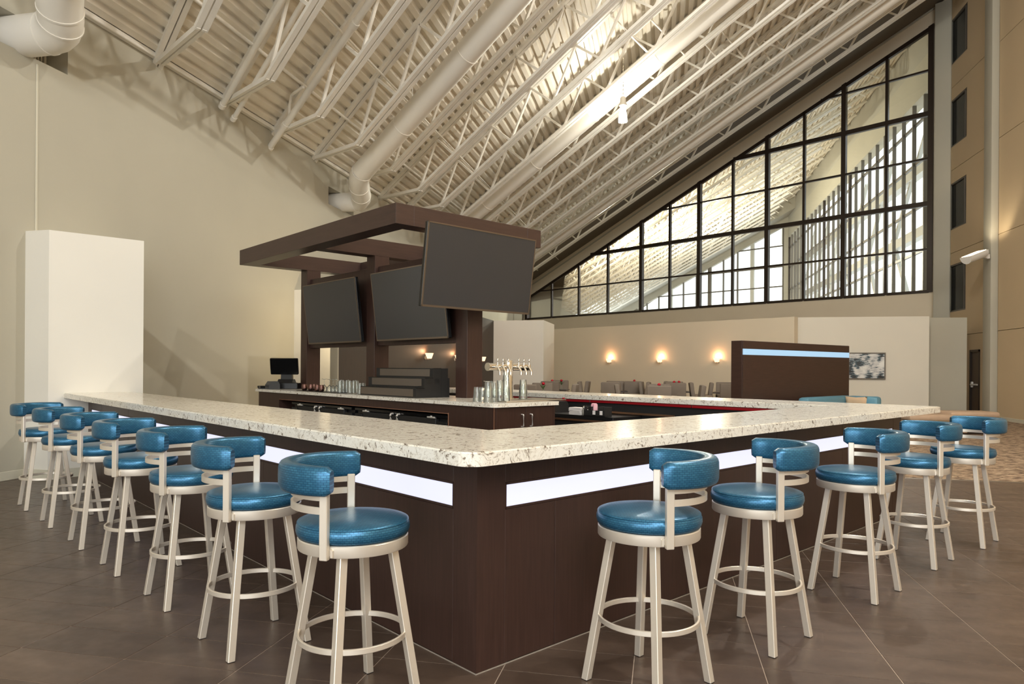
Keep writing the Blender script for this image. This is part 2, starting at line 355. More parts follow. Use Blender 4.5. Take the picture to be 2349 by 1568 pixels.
for k, (w0, w1) in enumerate(WZ):
    w = sempty('window_%d' % (k+2), 'small square window in the tan corner wall, %s from below' % ['lowest','second','third','topmost'][k])
    m = MB(); t = .05
    for q in ((WY0,WY0+t,w0,w1),(WY1-t,WY1,w0,w1),(WY0,WY1,w0,w0+t),(WY0,WY1,w1-t,w1)): m.box(XR+.01, XR+.12, *q)
    m.build('window_frame', 'frame_grey', w)
    MB().box(XR+.06, XR+.068, WY0+t, WY1-t, w0+t, w1-t).build('pane', 'pane', w)
    MB().box(XR+.01, XR+.09, WY0+.16, WY0+.20, w0+t, w1-t).build('mullion', 'frame_grey', w)
    MB().box(XR+1.2, XR+1.4, WY0, WY1+2, w0+.55*(w1-w0), w0+.68*(w1-w0)).build('backing_beam', 'mullion', w)  # added bar inside the unseen backing box
structure(MB().box(XR+.2, XR+3, 23.9, 28.0, -.1, 0).box(XR+2.8, XR+3, 23.9, 28.0, 0, 15).box(XR+.2, XR+3, 23.8, 24.0, 0, 15).box(XR+.2, XR+3, 28.0, 28.2, 0, 15).box(XR+.2, XR+3, 23.8, 28.2, 15, 15.2).build('wall_window_backing', 'concrete'), 'backing box added behind the small corner windows to block the sky')  # unseen box, added so the small windows stay dark
d = sempty('door_1', 'dark framed brown exit door in the corner', (0,0,0))
MB().box(XR-.02, XR+.1, DY0, DY0+.07, 0, DZ).box(XR-.02, XR+.1, DY1-.07, DY1, 0, DZ).box(XR-.02, XR+.1, DY0, DY1, DZ-.07, DZ).build('door_frame', 'mullion', d)
lf = MB().box(XR+.03, XR+.075, DY0+.07, DY1-.07, .01, DZ-.07, .004).build('door_leaf', 'door_brown', d)
MB().box(XR-.03, XR+.03, DY1-.2, DY1-.1, .93, 1.12, .02).box(XR-.05, XR-.015, DY0+.1, DY1-.12, 1.0, 1.05, .01).build('push_bar', 'flood_white', lf, 40)
structure(MB().box(XR-.012, XR, YB, 23.5, 0, .11, .004).build('baseboard_right', 'baseboard'))
# rear glazed wall behind the camera
m = MB()
m.box(XL-.3, XR+.3, YB-.3, YB, -.1, .7); m.box(XL-.3, -7.1, YB-.3, YB, .7, 6.5); m.box(4.1, XR+.3, YB-.3, YB, .7, 6.3); m.box(-7.1, 4.1, YB-.3, YB, 6.4, 6.6)
m.X = Matrix(((1,0,0,0),(0,0,1,YB-.3),(0,1,0,0),(0,0,0,1)))
m.prism([(XL-.3,6.5),(2.0,6.5),(2.0,roofz(2.0)+.2),(XL-.3,roofz(XL-.3)+.2)], 0, .3); m.prism([(9.2,6.3),(XR+.3,6.3),(XR+.3,roofz(XR+.3)+.2),(9.2,roofz(9.2)+.2)], 0, .3); m.prism([(2.0,10.3),(9.2,10.3),(9.2,roofz(9.2)+.2),(2.0,roofz(2)+.2)], 0, .3)
m.X = None
structure(m.build('wall_rear', 'wall'))
# roof deck: ribs running level along the eave
prof = []; x = XL-.5; per = .206
while x < XR+.55:
    prof += [(x, 0), (x+.095, 0), (x+.115, .072), (x+.186, .072)]; x += per
vs = []; fs = []
for px, o_ in prof: z = roofz(px, o_); vs += [(px, YB-.4, z), (px, YF, z)]
for i in range(len(prof)-1): fs.append((2*i, 2*i+1, 2*i+3, 2*i+2))
structure(MB().add(vs, fs).build('ceiling', 'deck'), 'sloping ribbed metal roof deck')
# smooth soffit strip along the window wall
def slopebox(m, b0, b1, o0, o1, x0=XL, x1=XR):
    q = []
    for off in (o0, o1):
        for x in (x0, x1):
            for b in (b0, b1):
                a = (C0[0]+DR[0]*b-x)/-DL[0]; p = wb(b, a); q.append((p.x, p.y, roofz(x, off)))
    return m.add(q, [(0,1,3,2),(4,6,7,5),(0,4,5,1),(2,3,7,6),(0,2,6,4),(1,5,7,3)])
structure(slopebox(MB(), 22.5, 26.02, -.10, -.04).build('ceiling_soffit', 'soffit'), 'smooth soffit strip above the great window, coloured as in shade')
# ---- the great window (plane b = 26)
WB = 26.0
ww = sempty('wall_window', 'beige wall that holds the great sloping window', wb(WB,0), RB)
def wall_az(m, pts, t0=0.0, t1=.3):      # polygon in (a, z), extruded along b
    m.X = Matrix(((0,0,1,0),(1,0,0,0),(0,1,0,0),(0,0,0,1))); m.prism(pts, t0, t1); m.X = None; return m
def topz(a): return 13.919-.3981*(a-5.714)
def xz(a, b=WB): return C0[0]+a*DL[0]+b*DR[0]
AR, AL, SILL = 5.69, 26.75, 4.30
m = MB(); aR = (C0[0]+DR[0]*WB-XR)/-DL[0]; aL = (C0[0]+DR[0]*WB-XL)/-DL[0]
wall_az(m, [(aR,0),(aL,0),(aL,SILL),(aR,SILL)]); wall_az(m, [(aR-.1,SILL),(AR,SILL),(AR,roofz(xz(AR))),(aR-.1,roofz(xz(aR)))])
wall_az(m, [(AL,SILL),(aL,SILL),(aL,roofz(XL)),(AL,roofz(xz(AL)))])
wall_az(m, [(AR,topz(AR)),(AL,topz(AL)),(AL,roofz(xz(AL))),(AR,roofz(xz(AR)))])
m.build('wall_body', 'wall_warm', ww)
m = MB(); wall_az(m, [(AR,topz(AR)+.52),(AL,topz(AL)+.52),(AL,topz(AL)+.58),(AR,topz(AR)+.58)], -.06, .0); m.build('ledge', 'wall', ww)
MB().box(-.34, 0, aR-.2, AR-.12, 0, 14.5, .03).build('corner_post', 'wall', ww, 40)
w1 = sempty('window_1', 'great dark framed gable window between the two halls', wb(WB,0), RB)
MAIN = [26.72, 18.55, 15.28, 11.98, 8.81, 5.76]; THIN = [24.72, 22.70, 20.70, 16.90, 13.60, 10.40, 7.25]
VERT = sorted(MAIN+THIN)
HOR = [(SILL+.03,.10),(5.86,.07),(7.50,.17),(9.14,.07),(10.75,.17),(12.32,.07)]
for a in VERT:
    hw = .085 if a in MAIN else .05
    m = MB(); wall_az(m, [(a-hw,SILL),(a+hw,SILL),(a+hw,topz(a+hw)),(a-hw,topz(a-hw))], -.10 if a in MAIN else -.05, .08); m.build('mullion', 'mullion', w1)
for z, h in HOR:
    aT = 5.714+(13.919-z)/.3981; aT = min(aT, AL)
    for k in range(len(VERT)-1):
        a0, a1 = VERT[k], min(VERT[k+1], aT)
        if a1-a0 < .1: continue
        m = MB(); wall_az(m, [(a0+.04,z-h/2),(a1-.04 if a1 < aT else a1,z-h/2),(a1-.04 if a1 < aT else a1,z+h/2),(a0+.04,z+h/2)], -.08 if h > .1 else -.04, .07); m.build('transom', 'mullion', w1)
for k in range(len(VERT)-1):
    a0, a1 = VERT[k], VERT[k+1]
    m = MB(); wall_az(m, [(a0,topz(a0)-.16),(a1,topz(a1)-.16),(a1,topz(a1)),(a0,topz(a0))], -.05, .08); m.build('head_rail', 'mullion', w1)
    zs = [h[0] for h in HOR]+[99]
    for j in range(len(zs)-1):
        z0, z1 = zs[j], zs[j+1]; poly = []
        for (a, z) in ((a0,z0),(a1,z0)):
            if z < topz(a): poly.append((a, z))
        if len(poly) == 0: continue
        if len(poly) == 1:
            poly = [(a0,z0),(5.714+(13.919-z0)/.3981,z0)]
        t1 = min(z1, topz(poly[1][0])); t0 = min(z1, topz(a0))
        if t1 > z0+.01: poly.append((poly[1][0], t1))
        ax = 5.714+(13.919-z1)/.3981
        if a0 < ax < a1 and z1 < 50: poly.append((ax, z1))
        poly.append((a0, t0))
        if len(poly) < 3: continue
        vs = [(0.0, a, z) for a, z in poly]
        MB().add(vs, [tuple(range(len(vs)))]).build('pane', 'pane', w1)
# ---- low partitions in front of it
zp = 3.15
def part(name, mm, y, label): 
    return structure(mm.build(name, y), label)
m = MB(); m.X = Matrix.Translation(wb(19.5,0)) @ Matrix.Rotation(RB,4,'Z'); m.box(0,.25,7.7,18.6,0,zp); m.X = None
part('wall_dining', m, 'wall_warm', 'low beige partition with three wall lamps behind the dining tables')
part('wall_alcove', MB().box(3.80,8.05,23.85,24.3,0,zp).box(3.80,4.1,23.85,25.0,0,zp), 'wall_alcove', 'pale free standing partition with the framed print')
part('wall_alcove_return', MB().box(8.05,9.33,24.45,24.9,0,zp-.005), 'wall', 'partition set back beside the exit door')
part('wall_pier_far', MB().box(-5.93,-4.12,24.17,26.6,0,zp), 'wall_white', 'pale pier at the far end of the brown wall')
bw = part('wall_brown', MB().box(-6.06,-5.93,12.02,24.3,0,zp), 'brown_wall', 'brown wood grained partition with wall lamps')
MB().box(-6.075,-5.925,11.98,12.03,0,zp+.004).build('end_cap', 'wall', bw)
part('wall_pier_near', MB().box(XL,-6.95,14.06,14.9,0,zp), 'wall_white', 'pale pier against the left wall behind the canopy')
# white box by the end of the bar: one face square to the wall, one square to the bar
p0, p1 = (XL, 7.40), (-7.62, 7.355); q = wb(.66, 7.97); e = wb(-.44, 7.97)
part('wall_box', MB().prism([p0, (e.x,e.y), (q.x,q.y), (XL, q.y+.9)], 0, zp+.01), 'wall_white', 'tall white box built against the left wall at the bar end')
structure(MB().prism([(XL, 7.388), (e.x,e.y-.014), (q.x+.014,q.y), (q.x,q.y+.01), (e.x,e.y), (XL,7.40)], 0, .115).build('baseboard_box', 'baseboard'))
# ---- hall beyond the great window
FB = 52.5
fw_ = sempty('wall_far', 'far gable wall of the hall beyond', wb(FB,0), RB)
def xzf(a): return C0[0]+a*DL[0]+FB*DR[0]
aR2 = (C0[0]+DR[0]*FB-XR)/-DL[0]; aL2 = (C0[0]+DR[0]*FB-XL)/-DL[0]
S2 = .3981; fa0 = aR2+.35; top0 = 13.2; far0 = 47.0
def ft(a): return top0-S2*(a-fa0)
m = MB(); wall_az(m, [(aR2-1,0),(aL2+1,0),(aL2+1,3.2),(aR2-1,3.2)]); wall_az(m, [(aR2-1,3.2),(fa0,3.2),(fa0,15),(aR2-1,15)])
aE = fa0+(top0-3.2)/S2
wall_az(m, [(fa0,top0),(aE,3.2),(aL2+1,3.2),(aL2+1,roofz(xzf(aL2+1))),(fa0,roofz(xzf(fa0)))]); m.build('wall_body', 'concrete', fw_)
w8 = sempty('window_6', 'bright far gable window with a grid of bars', wb(FB,0), RB)
k = 0; a = fa0+.08
while a < aE-.3:
    hw = .16 if k % 3 == 2 else .05
    m = MB(); wall_az(m, [(a-hw,3.2),(a+hw,3.2),(a+hw,ft(a+hw)),(a-hw,ft(a-hw))], 0, .15); m.build('mullion', 'outdoor_steel' if k % 6 == 2 else 'frame_grey', w8); a += 1.35; k += 1
for z, h in ((4.9,.10),(6.6,.26),(8.3,.10),(10.0,.26),(11.6,.10)):
    m = MB(); wall_az(m, [(fa0,z-h/2),(fa0+(top0-z)/S2,z-h/2),(fa0+(top0-z)/S2,z+h/2),(fa0,z+h/2)], 0, .12); m.build('transom', 'frame_grey', w8)
m = MB()
wc = sempty('wall_curtain', 'tall glazed side wall of the hall beyond')
MB().box(XR,XR+.4,28.2,YF,-.1,2.6).box(XR,XR+.5,28.2,YF,12.2,13.6).build('wall_body', 'wall', wc)
MB().box(XR,XR+.4,28.2,YF,13.6,15.0).build('wall_head', 'concrete', wc)
w7 = sempty('window_7', 'tall side glazing with dark upright bars seen through the great window')
y = 28.6; k = 0
while y < YF:
    MB().box(XR+.02,XR+.16,y-.04-(.1 if k % 5 == 0 else 0),y+.04,2.6,12.2).build('mullion', 'frame_grey' if k % 5 else 'mullion', w7); y += 1.25; k += 1
for z in (4.4, 6.2, 8.0, 9.8, 11.4): MB().box(XR+.1,XR+.2,28.2,YF,z-.05,z+.05).build('transom', 'frame_grey', w7)
for z in (4.6, 7.4, 10.2): MB().box(XR+1.2,XR+1.6,28.2,YF,z,z+.42).build('outside_beam', 'outdoor_steel', w7)
for k in range(7):
    y = 29+k*4.6
    MB().bar((XR+1.4,y,2.0),(XR+1.4,y+4.6,8.0),.16,.16).build('outside_brace', 'outdoor_steel', w7)
    MB().bar((XR+1.4,y+4.6,7.6),(XR+1.4,y,12.0),.16,.16).build('outside_brace', 'outdoor_steel', w7)
# soffit beam at the start of the far gable
structure(slopebox(MB(), 50.0, 52.5, -.9, -.04).build('ceiling_beam', 'concrete'), 'pale sloped beam over the far gable window')
# ================================================================ ROOF STEEL, DUCTS, PIPES
KS = .81815; DZ_S = SX*KS           # rise per metre travelled up the slope along -a
def eave_a(b): return (C0[0]+DR[0]*b-XL)/KS
def jpt(b_off, s, off): return (b_off, -s, DZ_S*s+off)   # local to an Empty at the eave point of plane b
S0, S1, DEP, PAN = 2.0, 19.4, -.97, 1.5
def chord(s0, s1, off, w, h, gap):
    m = MB()
    for k in (-1, 1): m.bar(jpt(k*(gap+w)/2, s0, off), jpt(k*(gap+w)/2, s1, off), w, h)
    return m
protoT = chord(-.1, 21.6, -.05, .075, .09, .02).build('top_chord', 'steel_white'); mT = protoT.data
protoB = chord(S0, S1, DEP, .075, .07, .028).build('bottom_chord', 'steel_white'); mBm = protoB.data
m = MB()
for k in (-1, 1): m.bar(jpt(k*.04, .15, -.13), jpt(k*.04, S0+.05, DEP-.01), .055, .075)
protoE = m.build('end_strut', 'steel_white'); mE = protoE.data
m = MB(); m.bar(jpt(0, S1-.05, DEP), jpt(0, 20.9, -.12), .07, .07); protoF = m.build('end_strut', 'steel_white'); mF = protoF.data
webs = []
for up in (0, 1):
    m = MB(); p, q = (jpt(0,0,DEP+.03), jpt(0,PAN/2,-.09)) if up == 0 else (jpt(0,PAN/2,-.09), jpt(0,PAN,DEP+.03))
    m.bar(p, q, .05, .05); o = m.build('web_bar', 'steel_white'); webs.append(o.data); bpy.data.objects.remove(o)
for o in (protoT, protoB, protoE, protoF): bpy.data.objects.remove(o)
JB = [1.28, 2.70, 4.10, 5.50, 7.07, 8.63, 10.13, 11.65, 13.2, 14.7, 16.2, 17.7, 19.2, 20.4, 21.6]
ORD = ['first','second','third','fourth','fifth','sixth','seventh','eighth','ninth','tenth','eleventh','twelfth','thirteenth','fourteenth','fifteenth']
for k, b in enumerate(JB):
    a = eave_a(b)
    nm = 'white open web steel roof joist, %s from the near end of the eave' % ORD[k]
    if k == 0: nm = 'white steel roof joist nearest the camera, beside the first big duct'
    if k == len(JB)-1: nm = 'white steel roof joist closest to the great window'
    j = thing('roof_joist', nm, 'joist', wb(b, a, EAVE), RB, 'white steel joists under the roof deck')
    link('top_chord', mT, j); link('bottom_chord', mBm, j); link('end_strut', mE, j); link('end_strut', mF, j)
    n = int((S1-S0)/PAN)
    for i in range(n+1):
        s = S0+i*PAN
        link('web_bar', webs[0], j, jpt(0, s, 0))
        if i < n: link('web_bar', webs[1], j, jpt(0, s, 0))
    if k+1 < len(JB):                      # cross bridging to the next joist
        db = JB[k+1]-b; sh = (eave_a(JB[k+1])-a)
        for aa in ((7.6,) if k > 5 else ())+((1.0,) if k < 13 else ())+(4.4,):
            s = a-aa; s2 = eave_a(JB[k+1])-aa
            if s < 1 or s > 20: continue
            z1, z2 = DZ_S*s, DZ_S*s2
            MB().bar((.06,-s,z1-.12),(db-.06,-s,z2+DEP+.02),.035,.035).build('bridging_bar', 'steel_white', j)
            MB().bar((.06,-s+.06,z1+DEP+.02),(db-.06,-s+.06,z2-.12),.035,.035).build('bridging_bar', 'steel_white', j)
# joists of the hall beyond: small in view, web joined
b = 27.6; k = 0
while b < 50:
    j = thing('roof_joist', 'pale roof joist of the hall beyond the great window, %s behind the glass' % (ORD+['sixteenth','seventeenth'])[k], 'joist', wb(b, eave_a(b), EAVE), RB, 'joists of the hall beyond')
    link('top_chord', mT, j); link('bottom_chord', mBm, j); link('end_strut', mE, j)
    m = MB()
    for i in range(12):
        s = S0+i*PAN; m.bar(jpt(0,s,DEP+.03), jpt(0,s+PAN/2,-.09), .05, .05); m.bar(jpt(0,s+PAN/2,-.09), jpt(0,s+PAN,DEP+.03), .05, .05)
    o = m.build('web_lattice', 'steel_white', j); o['kind'] = 'stuff'
    b += 1.55; k += 1
# ducts
def duct(label, b, off, r, yn, smax, seam=2.2):
    d = thing('air_duct', label, 'duct', wb(b, eave_a(b), EAVE), 0, 'white round air ducts rising with the roof')
    o = d.location
    def L(s): p = wb(b, eave_a(b)-s); return Vector((p.x, p.y, roofz(p.x, off)))-o
    p0 = Vector((XL-.45, yn, 5.635))-o; p1 = Vector((XL+.36, yn, 5.635))-o; p2 = L(.55); p3 = L(1.3); p4 = L(1.75)
    pts = [p0, p0.lerp(p1,.5), p1]
    c1 = p1+(p1-p0).normalized()*.35; c2 = p3-(L(2)-L(1)).normalized()*.45
    for t in (.12,.25,.38,.5,.62,.75,.88,1):
        pts.append(p1*(1-t)**3+c1*3*t*(1-t)**2+c2*3*t*t*(1-t)+p3*t**3)
    MB().tube([tuple(p) for p in pts], r, 28).build('elbow', 'duct', d, 45)
    n = 8; MB().tube([tuple(L(1.3+(smax-1.3)*i/n)) for i in range(n+1)], r, 28).build('duct_run', 'duct', d, 45)
    for i in (2, 5, 7, 10): 
        q = pts[i]; t = (pts[min(i+1,len(pts)-1)]-pts[i-1]).normalized()
        MB().tube([tuple(q-t*.012), tuple(q+t*.012)], r+.008, 28).build('seam_ring', 'duct', d, 45)
    s = 3.0
    while s < smax:
        q = L(s); t = (L(s+1)-L(s)).normalized()
        MB().tube([tuple(q-t*.012), tuple(q+t*.012)], r+.007, 28).build('seam_ring', 'duct', d, 45)
        MB().bar(tuple(q+Vector((DR[0],DR[1],0))*(r+.005)-Vector((0,0,r*.2))), tuple(q+Vector((DR[0],DR[1],0))*(r+.005)+Vector((0,0,-off+.05))), .025, .012, up=(1,0,0)).build('hanger', 'steel_white', d)
        s += seam
    return d
duct('fat white air duct with segmented elbow at the upper left corner', -.47, -.9, .25, 7.36, 15)
duct('white air duct sloping up from the niche behind the canopy', 6.35, -.85, .24, 16.4, 20)
duct('long white air duct running past the glowing pendant lamp', 12.45, -.75, .27, 25.0, 20)
d4 = thing('air_duct', 'pale white air duct nearest the great window', 'duct', wb(19.8, eave_a(19.8), EAVE), RB, 'white round air ducts rising with the roof')
MB().tube([jpt(0,s,-.82) for s in (.3,5,10,15,20)], .27, 28).build('duct_run', 'duct', d4, 45)
for i in range(9): MB().tube([jpt(0,2+i*2.2-.012,-.82), jpt(0,2+i*2.2+.012,-.82)], .278, 28).build('seam_ring', 'duct', d4, 45)
# louvred grilles in the niches
for (a_, b_), lb in zip(NICHE[:2], ('grille with upright slats behind the upper left duct elbow', 'grille with slats in the niche behind the canopy duct')):
    g = thing('air_grille', lb, 'grille', (XL-.36, (a_+b_)/2, NZ0)); w = b_-a_
    t = .035; MB().box(0,.03,-w/2+.02,w/2-.02,0,t).box(0,.03,-w/2+.02,w/2-.02,NZ1-NZ0-t-.01,NZ1-NZ0-.01).box(0,.03,-w/2+.02,-w/2+.055,0,.42).box(0,.03,w/2-.055,w/2-.02,0,.42).box(0,.03,-.02,.02,0,.42).build('grille_frame', 'louver', g)
    n = int(w/.05)
    for i in range(1, n): MB().box(.004,.022,-w/2+.04+i*(w-.08)/n-.009,-w/2+.04+i*(w-.08)/n+.009,t,NZ1-NZ0-t-.01).build('slat', 'louver', g)
# pipes
def pipe(name, label, b, off, r, s0, s1, clamps=()):
    p = thing(name, label, 'pipe', wb(b, eave_a(b), EAVE), RB, 'white pipes along the joists')
    MB().tube([jpt(0,s0,off), jpt(0,s1,off)], r, 14).build('pipe_run', 'steel_white', p, 45)
    for s in clamps: MB().tube([jpt(0,s-.05,off), jpt(0,s+.05,off)], r+.014, 14).build('coupling', 'steel_white', p, 45)
    MB().tube([jpt(0,s0-.02,off), jpt(0,s0+.07,off)], r+.012, 14).build('end_cap', 'steel_white', p, 45)
    return p
pipe('sprinkler_pipe', 'white pipe on the left of the second joist', 2.58, -.25, .05, .15, 19, (3.2,6.4))
pipe('sprinkler_pipe', 'thinner white pipe on the right of the second joist', 2.86, -.36, .042, .15, 19, (4.2,))
p = pipe('sprinkler_pipe', 'thick white pipe that pokes out of the left wall beside the third joist', 3.98, -.36, .062, -.05, 19, (.7, 3.4, 6.8))
MB().tube([jpt(0,.9,-.36), jpt(-.05,1.0,-.18), jpt(-.1,1.2,-.12), jpt(-.12,1.4,-.2), jpt(-.1,1.7,-.3)], .028, 10).build('branch', 'steel_white', p, 45)
for x, lb, off, r in ((-6.75,'thin white conduit crossing under the joists low on the roof',-.13,.03), (-5.6,'second thin white conduit crossing the joists higher up',-.13,.022)):
    p = thing('conduit', lb, 'conduit', (x, 5.5, roofz(x, off)), 0, 'thin conduits across the joists'); MB().tube([(0,0,0),(0,32,0)], r, 10).build('conduit_run', 'steel_white', p, 45)
# pendant lamps on chains
def pendant(label, x, y, zb, shown=True):
    zt = roofz(x)-.05; p = thing('pendant_lamp', label, 'lamp', (x, y, zb), 0, 'pendant lamps under the roof')
    z = .58; h = zt-zb; m = MB(); k = 0
    while z < h-.06:
        if k % 2: m.box(-.012,.012,-.003,.003,z,z+.06)
        else: m.box(-.003,.003,-.012,.012,z,z+.06)
        z += .05; k += 1
    m.build('chain', 'chrome', p)
    MB().lathe([(.03,h-.06),(.06,h-.03),(.06,h)],16).build('ceiling_hook', 'steel_white', p, 45)
    MB().lathe([(.0,.58),(.05,.575),(.075,.54),(.075,.40),(.095,.39),(.095,.35),(.06,.34)],20).build('ballast', 'louver', p, 40)
    MB().lathe([(.001,.012),(.04,.02),(.06,.07),(.062,.13),(.045,.2),(.03,.26),(.03,.31)],18).build('bulb', 'bulb', p, 60)
    MB().shell([(.115,-.06),(.11,.0),(.098,.12),(.08,.24),(.065,.34)],24).build('glass_shade', 'glassware', p, 60)
    return p
pendant('glowing glass pendant lamp on a chain under the roof', -1.04, 17.8, 7.75)
def point(name, loc, power, color, r=.1):
    l = bpy.data.lights.new(name,'POINT'); l.energy = power; l.color = color; l.shadow_soft_size = r; o = bpy.data.objects.new(name,l); COL.objects.link(o); o.location = loc; return o
point('pendant_and_fill_light', (-1.04,17.8,7.82), 720, (1,.95,.85), .09)
# unseen fill lights added to brighten the roof, set like further pendants
for x, y, zb, pw in ((4.5,5.0,10.9,900), (2.5,10.5,9.7,1100)):
    point('pendant_and_fill_light', (x,y,zb+.07), pw, (1,.97,.9), .09)
for x, y in ((-2,38),(3,46)): point('hall_fill_light', (x,y,8.0), 2600, (1,.93,.78), .2)  # unseen lights added to brighten the roof of the hall beyond
# ================================================================ BAR (local x = b, y = a)
ZT, TH, OV = 1.087, .062, .27
bt = barframe('bar_worktop', 'cream speckled quartz worktop of the outer bar counter', 'worktop')
arc = [(-OV+.09-.09*math.sin(t), -OV+.09-.09*math.cos(t)) for t in [R(90)*i/8 for i in range(9)]]
pts = arc[::-1]                # from (b=-OV+.09, a=-OV) side round to (b=-OV, ...)
outer = [(-OV, 7.97)] + [(x,y) for x,y in arc[::-1]] + [(5.865,-OV), (5.865,7.6), (5.10,7.6), (5.10,.515), (.515,.515), (.515,7.97)]
m = MB(); m.prism(outer, ZT-TH, ZT)
o = m.build('top_slab', 'quartz', bt)
bm = bmesh.new(); bm.from_mesh(o.data); bmesh.ops.bevel(bm, geom=[e for e in bm.edges if abs(e.verts[0].co.z-e.verts[1].co.z) < 1e-4 and e.verts[0].co.z > ZT-.001], offset=.006, segments=2, affect='EDGES'); bm.to_mesh(o.data); bm.free()
bs = barframe('bar_counter', 'dark brown laminate bar front with glowing white light strip', 'bar')
D = .42                        # carcass depth behind the panels
m = MB(); e = .014
m.box(e,D,e,7.94,.0,ZT-TH); m.box(e,5.58-e,e,D,0,ZT-TH); m.box(5.58-D,5.58-e,e,7.58,0,ZT-TH)
m.build('carcass', 'brown_edge', bs)
g = .0016
def panelL(a0, a1, z0, z1): MB().box(0,.0125,a0+g,a1-g,z0+g,z1-g,.001).build('panel', 'brown', bs)
def panelR(b0, b1, z0, z1): MB().box(b0+g,b1-g,0,.0125,z0+g,z1-g,.001).build('panel', 'brown', bs)
SZ0, SZ1 = .755, .884
Z0 = .006
MB().prism([(0,0),(.179,0),(.179,.0125),(.0125,.0125),(.0125,.179),(0,.179)], Z0, ZT-TH).build('corner_post', 'brown', bs)
LS = [.18,1.22,2.42,3.62,4.82,6.02,7.22,7.78]; RS = [.178,.53,1.75,2.95,4.15,5.36]
for i in range(len(LS)-1): panelL(LS[i],LS[i+1],Z0,SZ0); panelL(LS[i],LS[i+1],SZ1,ZT-TH)
for i in range(len(RS)-1): panelR(RS[i],RS[i+1],Z0,SZ0); panelR(RS[i],RS[i+1],SZ1,ZT-TH)
panelL(7.78,7.94,Z0,ZT-TH); panelR(5.36,5.58,Z0,ZT-TH)
# recessed strips: dark frame and lit diffuser
m = MB(); f = .011
m.box(.002,.0135,LS[0],7.78,SZ0,SZ0+f); m.box(.002,.0135,LS[0],7.78,SZ1-f,SZ1); m.box(.002,.0135,LS[0],LS[0]+f,SZ0,SZ1); m.box(.002,.0135,7.78-f,7.78,SZ0,SZ1)
m.box(RS[0],5.36,.002,.0135,SZ0,SZ0+f); m.box(RS[0],5.36,.002,.0135,SZ1-f,SZ1); m.box(RS[0],RS[0]+f,.002,.0135,SZ0,SZ1); m.box(5.36-f,5.36,.002,.0135,SZ0,SZ1)
m.build('strip_frame', 'brown', bs)
MB().box(.006,.0138,LS[0]+f,7.78-f,SZ0+f,SZ1-f).build('light_strip', 'strip', bs)['label'] = 'glowing white strip of the left front'
MB().box(RS[0]+f,5.36-f,.006,.0138,SZ0+f,SZ1-f).build('light_strip', 'strip', bs)['label'] = 'glowing white strip of the right front'
for q in ((5.5675,5.58,.01,7.58),): MB().box(q[0],q[1],q[2],q[3],Z0,ZT-TH).build('panel', 'brown', bs)
MB().box(.0,.0125,.0,.0125,0,.0).prism([(-.003,-.003),(5.58,-.003),(5.58,0),(0,0),(0,7.94),(-.003,7.94)],0,.005).build('caulk_line', 'caulk', bs)
MB().box(D,D+.004,.5,7.9,.05,ZT-TH).box(D,5.1,D,D+.004,.05,ZT-TH).box(5.58-D-.004,5.58-D,D,7.5,.05,ZT-TH).build('inner_lining', 'black_matte', bs)
# the red hose-like trim that hangs under the far counter's inner edge
rt = barframe('red_bumper', 'red strip hanging under the inner edge of the far counter', 'trim', 5.135, 3.0, ZT-TH-.047)
MB().sweep([(0,-2.4,0),(0,-1.1,-.006),(0,.2,0),(0,1.5,-.006),(0,2.6,0)], [(-.012,.012),(.012,.012),(.016,.032),(.012,.046),(-.012,.046),(-.016,.032)]).build('strip', 'red', rt, 50)
for y in (-.85, .75): MB().box(-.019,-.011,y-.004,y+.004,.006,.046).build('clip', 'chrome', rt)
# under-counter shelf and things on it
us = barframe('underbar_unit', 'black underbar station with bronze edges below the far counter', 'shelf', 4.86, 3.0)
MB().box(-.26,.28,-.1,3.4,0,.80).build('body', 'black_matte', us)
MB().box(-.29,.28,-.1,3.4,.80,.85,.004).build('shelf_top', 'black', us)
MB().box(-.292,-.288,-.1,3.4,.775,.80).build('front_edge', 'brass', us); MB().box(.24,.28,-.6,.75,.86,.885).build('back_edge', 'brass', us)
MB().box(-.27,.28,-.9,-.1,0,.79).build('side_block', 'black', us)
sb = barframe('ice_bin', 'black rounded bin behind the end of the back bar', 'bin', 4.80, 4.35, .85)
MB().sweep([(0,-.32,0),(0,.45,0)], [(-.2,0),(.2,0),(.2,.1),(.16,.15),(-.16,.15),(-.2,.1)]).build('bin_body', 'black_matte', sb, 40)
def onshelf(u, b, z): p = pixb(u, 940, b); return tobar(p)[1]
SH = .85
a = onshelf(1325, 4.66, SH)
nk = barframe('napkin_stack', 'stack of white paper napkins on the black underbar shelf', 'napkins', 4.66, a, SH)
for i in range(9): MB().box(-.06,.06,-.10+random.uniform(-.008,.008),.10+random.uniform(-.008,.008),i*.0105,i*.0105+.0095).build('napkin', 'paper', nk, rz=random.uniform(-.08,.08))
for u, lb in ((1339.5,'left of two glass shakers beside the napkins'), (1346,'right of two glass shakers, against the black caddy')):
    s = barframe('shaker', lb, 'shaker', 4.63, onshelf(u,4.63,SH), SH, 'salt and pepper shakers')
    MB().lathe([(.021,0),(.022,.06),(.016,.085)],14).build('body', 'paper' if u > 1342 else 'glassware', s, 40); MB().lathe([(.017,.085),(.018,.105),(.012,.118),(.0,.121)],14).build('cap', 'chrome', s, 40)
cd = barframe('bar_caddy', 'black bar caddy with tall dividers on the underbar shelf', 'caddy', 4.63, onshelf(1371,4.63,SH), SH)
MB().box(-.07,.07,-.17,.17,0,.012).box(-.07,-.064,-.17,.17,0,.075).box(.064,.07,-.17,.17,0,.12).build('tray', 'black_matte', cd)
for y in (-.17,-.06,.05,.164): MB().box(-.068,.068,y,y+.006,0,.12,.002).build('divider', 'black_matte', cd)
for y in (-.115, .0): MB().box(-.0725,-.0705,y-.022,y+.022,.022,.072).build('label_plate', 'paper', cd)
